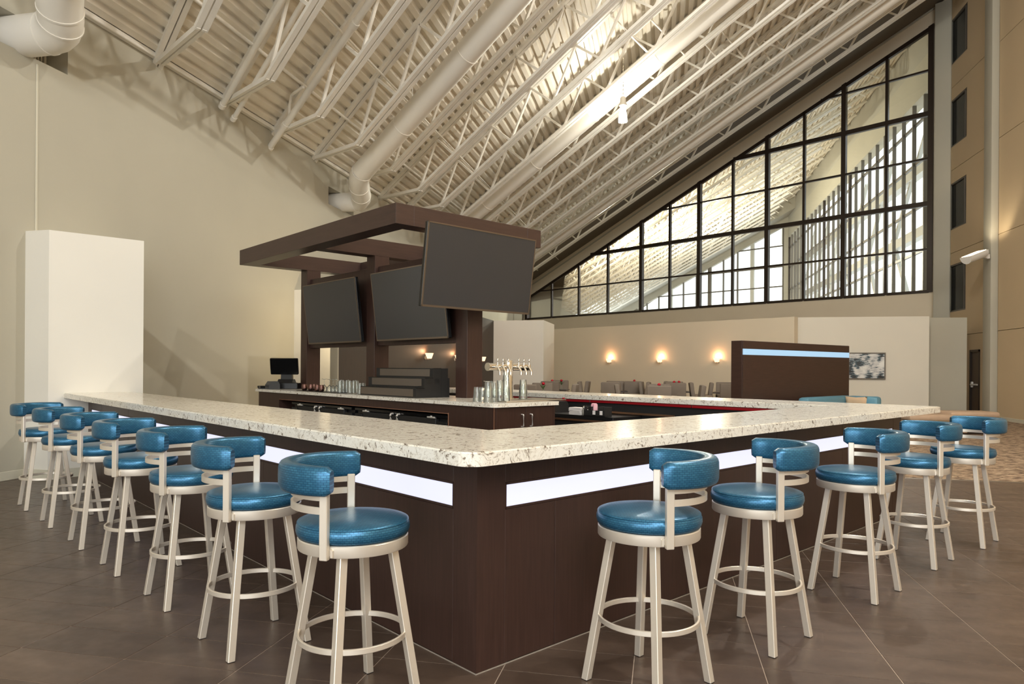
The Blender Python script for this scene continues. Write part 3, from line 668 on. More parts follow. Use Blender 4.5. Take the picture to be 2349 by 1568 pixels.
pk = barframe('sugar_packets', 'bunch of pink sweetener packets in the black caddy', 'packets', 4.63, onshelf(1363,4.63,SH), SH+.012)
for i in range(7): MB().box(-.03,.03,-.03+i*.009,-.03+i*.009+.004,.0,.135+.006*(i%3)).build('packet', 'pink', pk, rz=.06*(i-3))
# ================================================================ BACK BAR
bb = barframe('back_bar_cabinet', 'dark brown island cabinet of the back bar with two end doors', 'cabinet')
b0, b1, a0, a1, H = 2.505, 3.385, 2.745, 8.50, 1.047
ya, yb, zo = 3.50, 7.74, .945            # cooler opening
m = MB(); m.box(b0+.6,b1,a0+.02,a1,.0,H); m.box(b0,b0+.62,a0+.02,ya,0,H); m.box(b0,b0+.62,yb,a1,0,H); m.box(b0,b0+.62,ya,yb,zo,H); m.build('carcass', 'brown', bb)
for (q0, q1) in ((2.515,2.535),(3.36,3.385)): MB().box(q0,q1,a0,a0+.02,.0,H).build('stile', 'brown', bb)
for (q0, q1, hs) in ((2.538,2.945,2.885),(2.949,3.357,3.012)):
    dr = MB().box(q0,q1,a0,a0+.02,.06,H-.004,.001).build('cabinet_door', 'brown', bb)
    MB().tube([(hs,a0+.002,.965),(hs,a0-.028,.962),(hs,a0-.032,.955),(hs,a0-.032,.848),(hs,a0-.028,.84),(hs,a0+.002,.838)], .0065, 8).build('handle', 'handle_metal', dr, 60)
MB().box(b0-.001,b0+.003,a0-.001,a0+.003,0,H).build('corner_bead', 'brown_edge', bb)
MB().box(b0-.002,b0+.02,ya-.012,ya,.0,zo+.012).box(b0-.002,b0+.02,ya,yb,zo,zo+.006).build('opening_trim', 'brown_edge', bb)
bp = barframe('back_bar_worktop', 'speckled quartz worktop of the inner island', 'worktop')
m = MB(); m.prism([(2.475,8.57),(2.475,2.78),(2.49,2.735),(2.535,2.715),(3.415,2.715),(3.415,8.57)], H, ZT); m.build('top_slab', 'quartz', bp)
for (q0, q1), lb in zip(((3.56,5.52),(5.60,7.36)), ('black undercounter cooler on the right of the back bar','black undercounter cooler on the left of the back bar')):
    c = barframe('bar_cooler', lb, 'cooler', 2.53, (q0+q1)/2, 0, 'black coolers under the back bar'); w = (q1-q0)/2
    MB().box(.05,.55,-w,w,.0,.925).build('body', 'black', c); MB().box(-.0,.56,-w,w,.885,.925,.006).build('lid', 'black_gloss', c)
    for sgn in (-1, 1):
        dr = MB().box(0,.05,min(sgn*.012,sgn*(w-.2)),max(sgn*.012,sgn*(w-.2)),.1,.878,.006).build('cooler_door', 'black_matte', c)
        y = sgn*.07
        MB().tube([(-.005,y,.89),(-.035,y,.888),(-.045,y,.87),(-.045,y,.83),(-.03,y,.80),(-.03,y,.62)], .014, 10).build('handle', 'handle_metal', dr, 60)
        y = sgn*(w-.28)
        MB().box(-.014,.02,y-.07,y+.07,.878,.898,.004).lathe([(.014,.894),(.014,.906)],10,-.002,y).build('hinge', 'handle_metal', dr)
    MB().box(.0,.05,w-.18,w,.1,.848,.004).build('grille_panel', 'black', c); MB().box(.0,.05,-w,-w+.18,.1,.848,.004).build('grille_panel', 'black', c)
# ---- canopy over the back bar
cp = barframe('bar_canopy', 'dark brown wooden canopy frame on three columns over the back bar', 'canopy', 3.2, 6.08, 1.087)
OX, OY = 3.2, 6.08; cz0, cz1 = 3.01-1.087, 3.235-1.087
def cbx(name, b0, b1, a0, a1, z0, z1, mt='brown_canopy', c=.002): return MB().box(b0-OX,b1-OX,a0-OY,a1-OY,z0,z1,c).build(name, mt, cp)
cbx('front_beam', 2.085, 2.325, 3.905, 8.25, cz0, cz1); cbx('back_beam', 4.07, 4.31, 3.905, 8.25, cz0, cz1)
for (q0,q1,nm) in ((3.905,4.135,'end_beam'),(5.972,6.19,'cross_beam'),(8.03,8.25,'end_beam')): cbx(nm, 2.325, 4.07, q0, q1, cz0, cz1)
for q0 in (3.91,5.972,8.03): cbx('column', 3.094, 3.33, q0, q0+.215, 0, cz0, 'brown')
for (q0,q1) in ((4.125,5.972),(6.187,8.03)): cbx('screen_panel', 3.15, 3.28, q0, q1, 1.75-1.087, 2.86-1.087, 'brown')
# ---- televisions
def tv(label, cx, ya_, zc, face, tilt, w, h):
    # face: 'b' looks along -b, 'a' looks along -a ; cx/ya_ = centre of the screen in (b, a)
    t = barframe('television', label, 'television', cx, ya_, zc, 'black televisions under the canopy')
    t.rotation_euler = (0,0,RB + (0 if face == 'b' else R(90)))
    Xm = Matrix.Rotation(-tilt,4,'Y')
    def P(m): 
        return m
    m = MB(); m.X = Xm; m.box(.004,.055,-w/2,w/2,-h/2,h/2,.006); m.box(.055,.085,-w*.36,w*.36,-h*.33,h*.30,.01); m.build('housing', 'black_gloss', t)
    m = MB(); m.X = Xm; e = .014
    m.box(-.006,.006,-w/2,-w/2+e,-h/2,h/2); m.box(-.006,.006,w/2-e,w/2,-h/2,h/2); m.box(-.006,.006,-w/2,w/2,-h/2,-h/2+.022); m.box(-.006,.006,-w/2,w/2,h/2-e,h/2); m.build('bezel', 'bezel', t)
    m = MB(); m.X = Xm; m.box(-.001,.005,-w/2+e,w/2-e,-h/2+.022,h/2-e); m.build('screen', 'screen', t)
    return t
t1 = tv('black television hanging at the left end of the back bar panel', 2.945, 6.97, 2.258, 'b', R(7), 1.60, .92)
t2 = tv('middle black television tilted down, partly behind the largest one', 2.945, 4.95, 2.258, 'b', R(7), 1.60, .92)
t3 = tv('largest nearest black television in front of the end column', 2.94, 3.46, 2.53, 'a', R(7.8), 1.57, .89)
for t in (t1, t2): MB().box(.07,.205,-.2,.2,-.14,.14,.01).build('wall_mount', 'black', t)
MB().box(.07,.46,-.09-.27,.09-.27,-.05,.05,.008).box(.07,.10,-.4,.2,-.16,.16,.006).build('wall_mount', 'black', t3)
# ---- beer tower
ta, tb = 3.30, 3.20
bt_ = barframe('beer_tower', 'polished steel T shaped beer tower with six taps', 'beer tower', tb, ta, ZT+.012, None)
MB().lathe([(.085,0),(.085,.008),(.058,.012),(.053,.05),(.053,.425),(.051,.432),(.0,.434)],28).build('post', 'chrome', bt_, 40)
MB().tube([(-.30,0,.36),(.30,0,.36)], .041, 24).build('crossbar', 'chrome', bt_, 50)
for s in (-1, 1): MB().tube([(s*.30,0,.36),(s*.312,0,.36)], .045, 24).build('end_cap', 'chrome', bt_, 50)
def tap(x):
    tp = MB().tube([(x,-.03,.36),(x,-.085,.36)], .011, 10).tube([(x,-.075,.375),(x,-.085,.355),(x,-.115,.315),(x,-.12,.27)], .0125, 10).build('tap', 'chrome', bt_, 60)
    MB().X = None
    m = MB(); m.X = Matrix.Translation((x,-.08,.368)); m.lathe([(.008,0),(.008,.02),(.005,.03),(.009,.055),(.01,.075),(.005,.09),(.0,.093)],10); m.X = None; m.build('tap_handle', 'chrome', tp, 50)
for x in (-.23,-.15,-.07,.09,.17,.25): tap(x)
dt = barframe('drip_tray', 'flat brushed steel drip tray under the beer tower', 'tray', 3.22, 3.10, ZT)
MB().box(-.44,.47,-.24,.30,0,.012,.003).build('tray', 'tray_steel', dt); MB().box(.43,.455,-.235,-.21,.012,.03,.004).build('drain_knob', 'red', dt)
# ---- glassware
def pint(label, u, v, b, group, n=1, z0=ZT, h=.155, r0=.05, r1=.037):
    a = tobar(pixb(u, v, b))[1]; g_ = barframe('beer_glass', label, 'glass', b, a, z0, group)
    MB().shell([(r0,0),(r0-.001,.004),(r1,h-.012),(r1-.002,h),(.0,h),(.0,h-.012),(r1-.003,h-.014),(r0-.003,.004),(r0,0)],16).build('glass_wall', 'glassware', g_, 40); return g_
GR = [(1095,2.66,'upside down beer glass at the left end of the tower row'),(1107,2.70,'upside down beer glass second in the tower row, in front'),(1120,2.62,'tall stacked glass with a saucer like foot on top'),
      (1134,2.74,'upside down beer glass beside the tray edge'),(1147,2.80,'upside down beer glass in the middle of the tower row'),(1160,2.86,'upside down beer glass just left of the tower post'),(1200,3.36,'upside down beer glass right of the tower post')]
for i, (u, b, lb) in enumerate(GR):
    z = ZT+(.012 if i in (4,5,6) else 0)
    pint(lb, u, 910, b, 'glasses around the beer tower', z0=z)
    if i > 1: pint('second tier: '+lb.replace('upside down ',''), u, 910, b, 'glasses around the beer tower', z0=z+.062, h=.155)
pint('single rocks glass on top of the stack left of the post', 1161, 870, 2.861, 'glasses around the beer tower', z0=ZT+.012+.213, h=.095, r0=.036, r1=.031)
a = tobar(pixb(1119,910,2.62))[1]; ft_ = barframe('glass_foot', 'flat clear coaster lying on top of the tallest front glass', 'coaster', 2.62, a, ZT+.213)
MB().lathe([(.012,0),(.045,.006),(.047,.010),(.0,.011)],20).build('disc', 'glassware', ft_, 40)
# left group on a black mat
mt_ = barframe('bar_mat', 'black rubber bar mat under mugs and glasses', 'mat', 2.70, 6.72, ZT)
MB().box(-.11,.13,-.62,.62,0,.008,.002).build('mat', 'black', mt_)
ZM = ZT+.008
for u, b, lb in ((698.5,2.66,'hammered copper mug at the left end of the mat'),(713,2.68,'second hammered copper mug from the left'),(728,2.63,'third hammered copper mug, half behind the last'),(737.5,2.62,'rightmost hammered copper mug'),(720.5,2.78,'copper mug standing behind the other four')):
    a = tobar(pixb(u, 890, b))[1]; g_ = barframe('copper_mug', lb, 'mug', b, a, ZM, 'copper mugs on the black mat')
    MB().shell([(.0,0),(.028,0),(.038,.016),(.044,.045),(.041,.075),(.034,.094),(.032,.094),(.038,.07),(.04,.045),(.0,.01)],20).build('bowl', 'copper', g_, 60)
    MB().tube([(.0,.036,.08),(.0,.065,.078),(.0,.075,.055),(.0,.062,.03),(.0,.038,.026)], .005, 8).build('handle', 'copper', g_, 60)
for u, b, lb in ((744,2.76,'upside down wine glass next to the copper mugs'),(755.5,2.74,'second upside down wine glass from the mugs'),(764,2.72,'third upside down wine glass from the mugs'),(772,2.76,'upside down wine glass against the tall glasses')):
    a = tobar(pixb(u, 890, b))[1]; g_ = barframe('wine_glass', lb, 'glass', b, a, ZM, 'wine glasses on the black mat')
    MB().shell([(.033,0),(.04,.03),(.036,.06),(.012,.085),(.004,.095)],18).build('bowl', 'glassware', g_, 60); MB().lathe([(.004,.095),(.0035,.165)],8).build('stem', 'glassware', g_, 60); MB().lathe([(.006,.165),(.036,.176),(.036,.179),(.0,.179)],18).build('foot', 'glassware', g_, 40)
for i, u in enumerate((780,787.5,795,803,811,818.5,826,833)):
    b = 2.66+(i%3)*.055; lb = 'upside down tall glass, %s from the wine glasses in the mat row' % ORD[i]
    pint(lb, u, 890, b, 'tall glasses on the black mat', z0=ZM, h=.165 if i < 6 else .14, r0=.038, r1=.031)
for i, u in enumerate((783,799,815)): pint('tall glass in the back row of the mat, %s from the left' % ORD[i], u, 890, 2.82, 'tall glasses on the black mat', z0=ZM, h=.17, r0=.038, r1=.031)
# stepped bottle display
ds = barframe('bottle_display', 'black stepped bottle display standing on the back bar', 'display', 2.82, 4.86, ZT)
HT = (.115,.235,.352); y0, y1 = -.62, .64
for k, (x0_, x1_) in enumerate(((-.22,-.10),(-.10,.02),(.02,.14))):
    st = MB().box(x0_,x1_,y0,y1+(.0 if k == 0 else -.0),0,HT[k]-.004).build('step', 'black_matte', ds)
    MB().box(x0_-.003,x1_+.002,y0-.003,y1+.003,HT[k]-.005,HT[k],.001).build('step_top', 'black_gloss', st)
    MB().box(x0_-.0035,x0_-.001,y0+.06,y1-.09 if k else y1-.01,HT[k]-.10,HT[k]-.012).build('step_front', 'step_front', st)
    for i in range(5): MB().box(x0_+.025,x1_-.025,y0-.0042,y0-.0032,.17+i*.012-(.08 if k == 0 else 0),.174+i*.012-(.08 if k == 0 else 0)).build('vent_slot', 'black', st)
ds2 = barframe('bottle_display', 'back half of the stepped bottle display, lower block by the column', 'display', 3.045, 4.86, ZT)
MB().box(-.083,.02,y0,y1,0,HT[2]-.002).build('step', 'black_matte', ds2); MB().box(.022,.045,y0,y1,0,HT[1]-.002).build('step', 'black_matte', ds2)
# till, printer, card reader
pa = tobar(pixb(662, 880, 2.95))[1]
po = barframe('till_screen', 'black till screen seen from behind at the far end of the back bar', 'till', 2.88, 8.33, ZT); po.rotation_euler = (0,0,RB+R(48))
MB().box(-.10,.20,-.22,.22,0,.10,.008).build('cash_base', 'black', po)
MB().sweep([(.05,-.12,.10),(.05,.12,.10)], [(-.12,0),(.12,0),(.05,.055),(-.05,.055)]).sweep([(.06,-.085,.14),(.06,.085,.14)], [(-.05,0),(.05,0),(.03,.2),(-.03,.2)]).build('stand', 'black_matte', po, 30)
m = MB(); m.X = Matrix.Translation((.0,.02,.36)) @ Matrix.Rotation(R(-12),4,'Y'); m.box(-.02,.03,-.22,.23,-.13,.14,.01); m.box(.03,.06,-.15,.15,-.1,.08,.02); m.box(-.02,.02,.20,.23,-.06,.08,.008); m.build('monitor', 'black_gloss', po)
pr = barframe('receipt_printer', 'grey receipt printer beside the till screen', 'printer', 2.62, tobar(pixb(624,880,2.62))[1]-.02, ZT)
MB().sweep([(0,-.075,0),(0,.075,0)], [(-.09,0),(.09,0),(.09,.075),(.06,.125),(-.05,.125),(-.09,.07)]).build('body', 'grey_plastic', pr, 30); MB().box(-.094,-.088,-.07,.07,.035,.042).box(-.094,-.088,-.07,.07,.066,.072).build('paper_slot', 'black', pr)
cr = barframe('card_reader', 'small flat black card reader at the very end of the worktop', 'card reader', 2.55, 8.49, ZT)
MB().box(-.05,.05,-.06,.06,.012,.05,.006).build('body', 'black', cr); MB().box(-.04,.04,-.05,.05,0,.012).build('foot', 'grey_plastic', cr); MB().box(-.052,-.05,-.05,-.035,.018,.042).build('edge', 'chrome', cr)
# ================================================================ BAR STOOLS
st = thing('bar_stool', 'x', 'stool', (0,0,0), RB)
MB().lathe([(.0,.724),(.222,.724),(.236,.734),(.2415,.752),(.2405,.770),(.234,.782),(.2365,.785),(.2345,.789),(.226,.793),(.19,.800),(.10,.806),(.0,.807)],48).build('seat_cushion', 'vinyl', st, 50)
MB().lathe([(.19,.682),(.232,.676),(.234,.680),(.234,.720),(.230,.724),(.0,.724)],48).build('seat_ring', 'stool_metal', st, 40)
for sx, sy in ((1,1),(1,-1),(-1,1),(-1,-1)):
    m = MB(); p, q = (sx*.118,sy*.118,.684), (sx*.2,sy*.2,0); w = .0175
    m.add([(p[0]+i*w,p[1]+j*w,p[2]) for i,j in ((-1,-1),(1,-1),(1,1),(-1,1))]+[(q[0]+i*w,q[1]+j*w,.004) for i,j in ((-1,-1),(1,-1),(1,1),(-1,1))], [(0,1,2,3),(7,6,5,4),(0,4,5,1),(1,5,6,2),(2,6,7,3),(3,7,4,0)])
    o = m.build('leg', 'stool_metal', st)
    bm = bmesh.new(); bm.from_mesh(o.data); bmesh.ops.bevel(bm, geom=[e for e in bm.edges if e.calc_length() > .3], offset=.0025, segments=1, affect='EDGES'); bm.to_mesh(o.data); bm.free()
    MB().box(q[0]-w+.001,q[0]+w-.001,q[1]-w+.001,q[1]+w-.001,0,.005).build('foot_pad', 'black', o)
MB().sweep([(.228*math.cos(2*math.pi*k/56),.228*math.sin(2*math.pi*k/56),.30) for k in range(56)], [(-.006,-.010),(-.003,-.0125),(.003,-.0125),(.006,-.010),(.006,.010),(.003,.0125),(-.003,.0125),(-.006,.010)], closed=True).build('foot_ring', 'stool_metal', st, 40)
def arcp(r, z, h, n): return [(r*math.cos(R(-h+2*h*k/n)), r*math.sin(R(-h+2*h*k/n)), z) for k in range(n+1)]
# padded back rest: rounded section, fuller at the middle, rounded ends
vs = []; fs = []; n = 36; hs = 84; sec = [(math.copysign(abs(math.cos(t))**.55, math.cos(t)), math.copysign(abs(math.sin(t))**.5, math.sin(t))) for t in [2*math.pi*k/20 for k in range(20)]]
for i in range(n+1):
    f_ = -1+2*i/n; th = R(hs*f_); sc_ = 1 if 0 < i < n else .75; bulge = .031+.006*(1-f_*f_); hh = .058+.004*(1-f_*f_)
    for sa, sb_ in sec:
        r = .272+bulge*sa*sc_*(1 if sa < 0 else 1.1); z = .990+hh*sb_*(sc_ if not 0 < i < n else 1); vs.append((r*math.cos(th), r*math.sin(th), z))
for i in range(n): fs += [(i*20+k, i*20+(k+1)%20, (i+1)*20+(k+1)%20, (i+1)*20+k) for k in range(20)]
fs += [tuple(range(19,-1,-1)), tuple(range(n*20,n*20+20))]
back = [MB().add(vs, fs).build('back_rest', 'vinyl', st, 50)]
for z, h in ((.922,.026),(.869,.028)):
    back.append(MB().sweep(arcp(.256, z, 76, 40), [(-.005,-h/2),(.005,-h/2),(.005,h/2),(-.005,h/2)]).build('back_rail', 'stool_metal', st, 40))
for s in (-1, 1):
    m = MB(); th = R(75*s); m.X = Matrix.Rotation(th,4,'Z'); m.box(.236,.262,-.0175,.0175,.672,.945,.003); m.box(.226,.238,-.03,.03,.684,.716,.003); back.append(m.build('back_post', 'stool_metal', st))
    m = MB(); m.X = Matrix.Rotation(th,4,'Z'); m.box(.228,.240,.018*s if s > 0 else -.032,.032 if s > 0 else -.018,.678,.712,.003); m.build('post_bracket', 'stool_metal', back[-1])
# positions in the bar frame: (a, b) and swing of the back; names count outwards from the bar's corner
SL = [((.16,-.56),312),((1.11,-.60),309),((2.067,-.61),312),((3.02,-.65),310),((3.97,-.68),309),((4.99,-.72),306),((6.01,-.76),315)]
SR = [((-.575,.555),138),((-.635,1.447),140),((-.677,2.67),138),((-.68,3.79),136),((-.75,4.77),140)]
labs = ['blue swivel bar stool at the left front, nearest to the bar corner','second blue bar stool from the corner along the left front','third blue bar stool from the corner along the left front','fourth blue bar stool along the left front, middle of seven','fifth blue bar stool from the corner along the left front','sixth blue bar stool along the left front, last but one','farthest blue bar stool on the left, by the tall white box',
        'blue bar stool at the right front, nearest to the bar corner','second blue bar stool from the corner along the right front','third blue bar stool along the right front, middle of five','fourth blue bar stool along the right front, last but one','farthest blue bar stool on the right, by the patterned carpet']
alls = SL+SR
for i, ((a, b), ph) in enumerate(alls):
    o = st if i == 0 else copy_thing(st)
    o.location = wb(b, a); o.rotation_euler = (0,0,RB); o['label'] = labs[i]; o['group'] = 'blue bar stools around the bar'
    ang = R(90-ph)
    for ch in [q for q in bpy.data.objects if q.parent == o]:
        if ch.name.split('.')[0] in ('back_rest','back_rail','back_post'): ch.rotation_euler = (0,0,ang)
# ================================================================ BEYOND THE BAR
# dark partition with a light strip
dp = barframe('booth_partition', 'dark brown booth partition with a glowing pale blue strip', 'partition', 13.53, 4.735); dp.rotation_euler = (0,0,RB-R(5))
PB0, PB1 = -2.255, 2.255
MB().box(PB0,PB1,.0,.26,0,2.06,.003).build('panel_body', 'brown_canopy', dp)
MB().box(PB0+.02,PB1-.02,-.014,.0,0,1.76,.002).build('lower_panel', 'brown_canopy', dp); MB().box(PB0+.02,PB1-.02,-.014,0,1.895,2.055,.002).build('upper_panel', 'brown_canopy', dp)
MB().box(PB0+.03,PB1-.005,-.008,0,1.765,1.89).build('light_strip', 'strip_blue', dp)
# sofas in front of it
def cushion(m, x0, x1, y0, y1, z0, z1, c=.05): return m.box(x0,x1,y0,y1,z0,z1,c)
sf = barframe('corner_sofa', 'pale blue corner sofa at the right end of the dark partition', 'sofa', 13.7, 3.75)
cushion(MB(), -1.05,.85,-.15,.38,.1,.42).build('seat', 'sofa_blue', sf, 40); cushion(MB(), -1.08,1.2,.36,.62,.1,.86,.07).build('back', 'sofa_blue', sf, 40)
cushion(MB(), .92,1.2,-.3,.40,.1,.86,.07).build('back', 'sofa_blue', sf, 40); cushion(MB(), .80,.95,-.3,.36,.1,.42).build('seat', 'sofa_blue', sf, 40)
for x, y in ((-.95,-.1),(1.1,-.2),(-.95,.5),(1.1,.5)): MB().box(x-.03,x+.03,y-.03,y+.03,0,.1).build('leg', 'black', sf)
s2 = barframe('sofa', 'pale blue sofa low against the middle of the dark partition', 'sofa', 11.2, 4.35)
cushion(MB(), -1.0,1.0,-.38,.22,.1,.42).build('seat', 'sofa_blue', s2, 40); cushion(MB(), -1.0,1.0,.20,.44,.1,.80,.07).build('back', 'sofa_blue', s2, 40)
for x in (-.9,.9): MB().box(x-.03,x+.03,-.3,.36,0,.1).build('leg', 'black', s2)
pl = barframe('throw_pillow', 'tan throw pillow on the pale blue corner sofa', 'pillow', 14.52, 3.88, .425)
m = MB(); vs = []; fs = []; n = 10
for s in (-1, 1):
    for i in range(n+1):
        for j in range(n+1):
            u, v = -1+2*i/n, -1+2*j/n; t = .075*(1-u**4)**.5*(1-v**4)**.5; pin = 1-.10*(1-abs(u))*abs(v)**2; pin2 = 1-.10*(1-abs(v))*abs(u)**2
            vs.append((s*t, .24*u*pin2, .22+.21*v*pin))
for s in range(2):
    for i in range(n):
        for j in range(n): k = s*(n+1)**2+i*(n+1)+j; fs.append((k,k+1,k+n+2,k+n+1))
m.add(vs, fs); m.build('cushion', 'pillow', pl, 70)
# framed print
pc = thing('framed_print', 'framed abstract black white and teal print on the pale partition', 'picture', (6.26, 23.84, 1.60))
w, h = .51, .385
MB().box(-w,w,-.03,.0,-h,h).build('print', 'print', pc); t = .035
MB().box(-w-t,-w,-.045,.0,-h-t,h+t).box(w,w+t,-.045,0,-h-t,h+t).box(-w,w,-.045,0,-h-t,-h).box(-w,w,-.045,0,h,h+t).build('picture_frame', 'frame_grey', pc)
# tan lounge benches with steel bands
def bench(label, u0, u1, v, z, y):
    p = pix((u0+u1)/2, v, z=z); q0, q1 = pix(u0, v, z=z), pix(u1, v, z=z); w = (q1-q0).length/2
    t = thing('lounge_bench', label, 'bench', (p.x, p.y, 0), PSI, 'tan lounge benches on the carpet')
    MB().box(-w,w,-.1,.62,z-.13,z,.045).build('seat_pad', 'bench_tan', t, 40)
    MB().box(-w,w,-.112,-.095,z-.165,z-.115,.006).build('steel_band', 'brushed', t)
    MB().box(-w+.02,w-.02,-.09,.6,.06,z-.13,.02).build('base', 'bench_tan', t); MB().box(-w+.05,w-.05,-.08,.58,0,.06).build('plinth', 'mullion', t)
    return t
bench('tan upholstered bench behind the right end of the bar', 2086, 2212, 951, .46, 0)
t = bench('tan upholstered bench farther back beside the right wall', 2180, 2284, 944, .52, 0)
ot = thing('ottoman', 'small teal green ottoman peeping out beyond the bar end', 'ottoman', tuple(pix(2074, 990, z=0)+Vector((.02,.5,0))), PSI)
MB().box(-.2,.13,-.2,.2,.05,.5,.05).build('seat_block', 'teal', ot, 40); MB().box(-.17,.1,-.17,.17,0,.06).build('plinth', 'black', ot)
# wall flood lamp on the right pilaster
fp = thing('wall_flood_lamp', 'white half round flood lamp on an arm from the right pilaster', 'lamp', (XR-.30, 23.40, 4.92))
MB().box(-.02,.06,.08,.2,-.08,.06,.01).bar((-.22,.06,.02),(.02,.14,-.02),.07,.09).build('arm', 'flood_white', fp)
m = MB(); m.X = Matrix.Translation((-.44,-.10,.02)) @ Matrix.Rotation(R(-64),4,'Z') @ Matrix.Rotation(R(20),4,'X')
hp = [(.19*math.cos(t), .19*math.sin(t)) for t in [R(-190+200*k/18) for k in range(19)]]
m.sweep([(0,-.34,0),(0,.34,0)], [(x,z) for x,z in hp]); m.X = None; m.build('housing', 'flood_white', fp, 40)
m = MB(); m.X = Matrix.Translation((-.44,-.10,.02)) @ Matrix.Rotation(R(-64),4,'Z') @ Matrix.Rotation(R(20),4,'X'); m.box(-.15,.15,-.31,.31,.034,.045); m.build('lens', 'flood_lens', fp)
l = bpy.data.lights.new('flood_light','SPOT'); l.energy = 45; l.color = (1,.85,.62); l.spot_size = R(110); l.spot_blend = .6; l.shadow_soft_size = .1
lo = bpy.data.objects.new('flood_light', l); COL.objects.link(lo); lo.location = (XR-.75, 23.0, 5.15); lo.rotation_euler = (R(180-14), R(18), 0)
# sconces
def sconce(label, loc, rz, group='warm glass wall sconces', pw=14):
    s = thing('wall_sconce', label, 'lamp', loc, rz, group)      # local -y points away from the wall
    MB().lathe([(.0,0),(.05,0),(.05,.012),(.0,.014)],16).build('back_plate', 'chrome', s, 40).rotation_euler = (R(90),0,0)
    MB().tube([(0,-.01,-.01),(0,-.06,-.045),(0,-.115,-.05),(0,-.12,-.02)], .009, 8).build('arm', 'chrome', s, 50)
    sh = MB(); vs = []
    sh.add([(-.045,-.165,-.02),(.045,-.165,-.02),(.045,-.075,-.02),(-.045,-.075,-.02),(-.085,-.205,.12),(.085,-.205,.12),(.085,-.035,.12),(-.085,-.035,.12)], [(0,1,2,3),(0,1,5,4),(1,2,6,5),(2,3,7,6),(3,0,4,7)]).build('glass_shade', 'sconce_glass', s)
    l = point('sconce_light', (0,0,0), pw, (1,.55,.28), .03); l.parent = s; l.location = (0,-.11,.17)
    return s
for a, lb in ((15.15,'left one of three wall sconces on the beige dining partition'),(12.75,'middle one of three wall sconces on the beige dining partition'),(10.38,'right one of three wall sconces, nearest the dark partition')):
    sconce(lb, wb(19.5, a, 1.73), RB-R(90), pw=9)
for y, lb in ((16.85,'wall sconce on the brown wall seen between the columns'),(19.4,'wall sconce on the brown wall half hidden by the right column'),(22.25,'wall sconce at the far end of the brown wall')):
    sconce(lb, (-5.93, y, 1.70), R(90), pw=8)
point('corridor_lamp_light', (-6.42,13.5,2.2), 55, (1,.80,.48), .1)
cl = thing('corridor_lamp', 'small corridor lamp hidden behind the brown wall', 'lamp', (-6.06,13.45,2.3)); MB().box(-.1,0,-.06,.06,-.08,.08,.01).build('lamp_body', 'flood_white', cl)
# dining tables, chairs and roses
dc = thing('dining_chair', 'x', 'chair')
MB().box(-.29,.29,-.28,.30,.30,.46,.035).build('seat', 'taupe', dc, 40)
m = MB(); m.X = Matrix.Translation((0,.27,.3)) @ Matrix.Rotation(R(-8),4,'X'); m.box(-.30,.30,-.05,.07,0,.75,.03); m.build('backrest', 'taupe', dc, 40)
for s in (-1, 1): MB().box(s*.29-.05*(s>0)-.0, s*.29+.05*(s<0)+.0, -.27,.27,.12,.66,.03).build('armrest', 'taupe_light', dc, 40)
for x in (-.25,.25):
    for y in (-.23,.26): MB().box(x-.02,x+.02,y-.02,y+.02,0,.31).build('leg', 'dark_table', dc)
tb = thing('dining_table', 'x', 'table')
MB().box(-.42,.42,-.42,.42,.72,.755,.006).build('tabletop', 'dark_table', tb); MB().lathe([(.28,0),(.28,.02),(.04,.05),(.035,.7),(.12,.72)],16).build('pedestal', 'dark_table', tb, 40)
vz = thing('rose_vase', 'x', 'vase')
MB().shell([(.0,.0),(.022,0),(.024,.06),(.016,.12),(.02,.14)],12).build('vase', 'glassware', vz, 50)
MB().tube([(0,0,.02),(.005,0,.15),(0,.004,.26)], .004, 6).build('stem', 'leaf', vz)
m = MB()
for k in range(7):
    t = k*2.4; rr = .012+.003*k; q = Matrix.Translation((0,.004,.285)) @ Matrix.Rotation(t,4,'Z') @ Matrix.Rotation(R(8+k*6),4,'X'); m.X = q
    m.shell([(.004,-.03),(rr+.008,-.015),(rr+.014,.01),(rr+.008,.032)],9)
m.X = None; m.build('rose_head', 'rose', vz, 80)
m = MB()
for k in range(9):
    t = k*.7; r = .05+.02*(k%3); m.add([(0,0,.13),(r*math.cos(t)-.012*math.sin(t),r*math.sin(t)+.012*math.cos(t),.22+.02*(k%2)),(1.7*r*math.cos(t),1.7*r*math.sin(t),.23+.03*(k%3)),(r*math.cos(t)+.012*math.sin(t),r*math.sin(t)-.012*math.cos(t),.22+.02*(k%2))],[(0,1,2,3)])
m.build('foliage', 'leaf', vz)
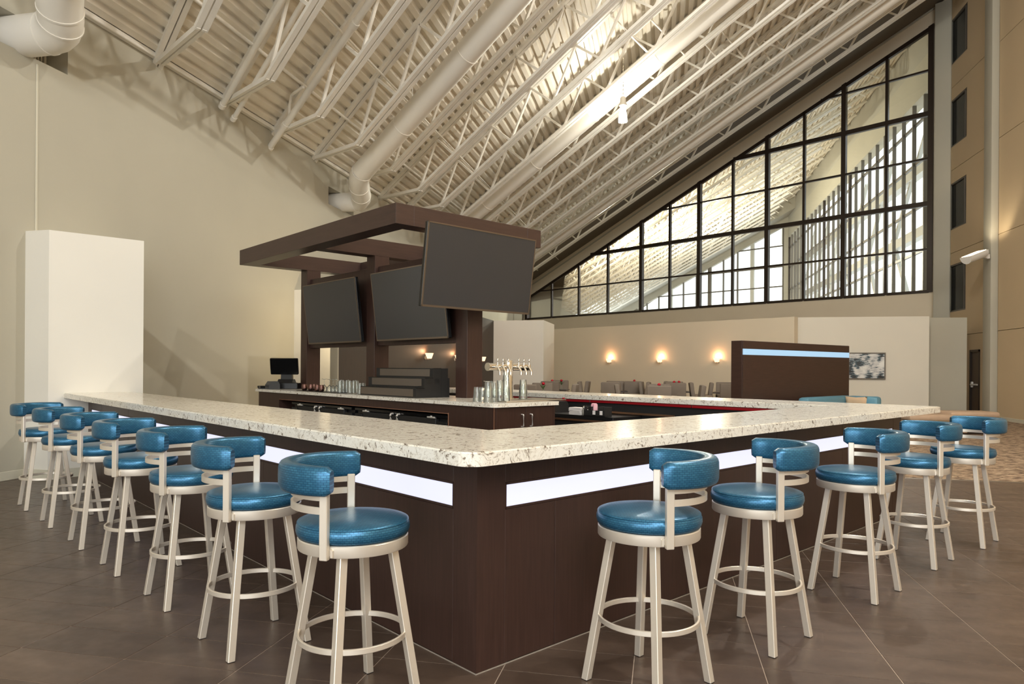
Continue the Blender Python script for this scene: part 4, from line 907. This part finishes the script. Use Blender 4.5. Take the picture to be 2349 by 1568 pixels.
nbk = thing('folded_napkin', 'x', 'napkin'); MB().box(-.10,.10,-.06,.06,0,.03,.01).box(-.07,.07,-.05,.05,.03,.05,.01).build('cloth', 'black', nbk)
used = {}
def place(src, loc, rz, label, group):
    o = src if src.name not in used else copy_thing(src); used[src.name] = 1
    o.location = loc; o.rotation_euler = (0,0,rz); o['label'] = label; o['group'] = group; return o
TABS = [((-3.35,18.3),'dining table at the left behind the beer tower'),((-3.55,23.3),'dining table by the far pier'),((-1.55,22.6),'dining table under the left wall sconce'),((-.10,18.6),'nearest dining table in the middle of the dining area'),((.40,22.9),'dining table with two roses under the middle sconce'),((-1.0,24.6),'dining table close to the beige partition'),((1.95,22.6),'dining table under the right wall sconce')]
for i, ((x, y), lb) in enumerate(TABS): place(tb, (x,y,0), .1*(i%3)-.1, 'dark square '+lb, 'dark dining tables')
VS = [((-3.12,18.3),'red rose in a vase left of the beer glasses'),((-3.38,23.5),'red rose in a vase on the table by the pier'),((-3.62,23.0),'tall red rose above the chairs by the far pier'),((-.98,24.6),'red rose behind the upright chair'),((-.10,18.75),'red rose in a vase on the nearest middle table'),((.34,22.8),'left rose of the pair under the middle sconce'),((.50,23.1),'right rose of the pair under the middle sconce')]
for (x, y), lb in VS: place(vz, (x,y,.755), random.uniform(0,6), lb, 'single red roses on the tables')
for (x, y), lb in (((-1.8,22.4),'folded black napkin on the table under the left sconce'),((.05,18.9),'folded black napkin beside the nearest middle rose')): place(nbk, (x,y,.755), .4, lb, 'black napkins')
CH = []
for i, ((x, y), lb) in enumerate(TABS):
    nm = lb.replace('dining table','table').replace(' of the dining area','')
    for dx, dy, rz, w in ((0,-.72,R(180),'near side'),(0,.72,0,'far side'),(-.72,0,R(90),'left side'),(.72,0,R(-90),'right side')):
        if (i in (1,) and w == 'left side') or (i == 5 and w in ('far side','left side')): continue
        CH.append((x+dx, y+dy, rz+random.uniform(-.12,.12), 'grey armchair, %s of the %s' % (w, nm.replace('dining ',''))))
for x, y, rz, lb in CH: place(dc, (x,y,0), rz, lb, 'grey upholstered dining armchairs')
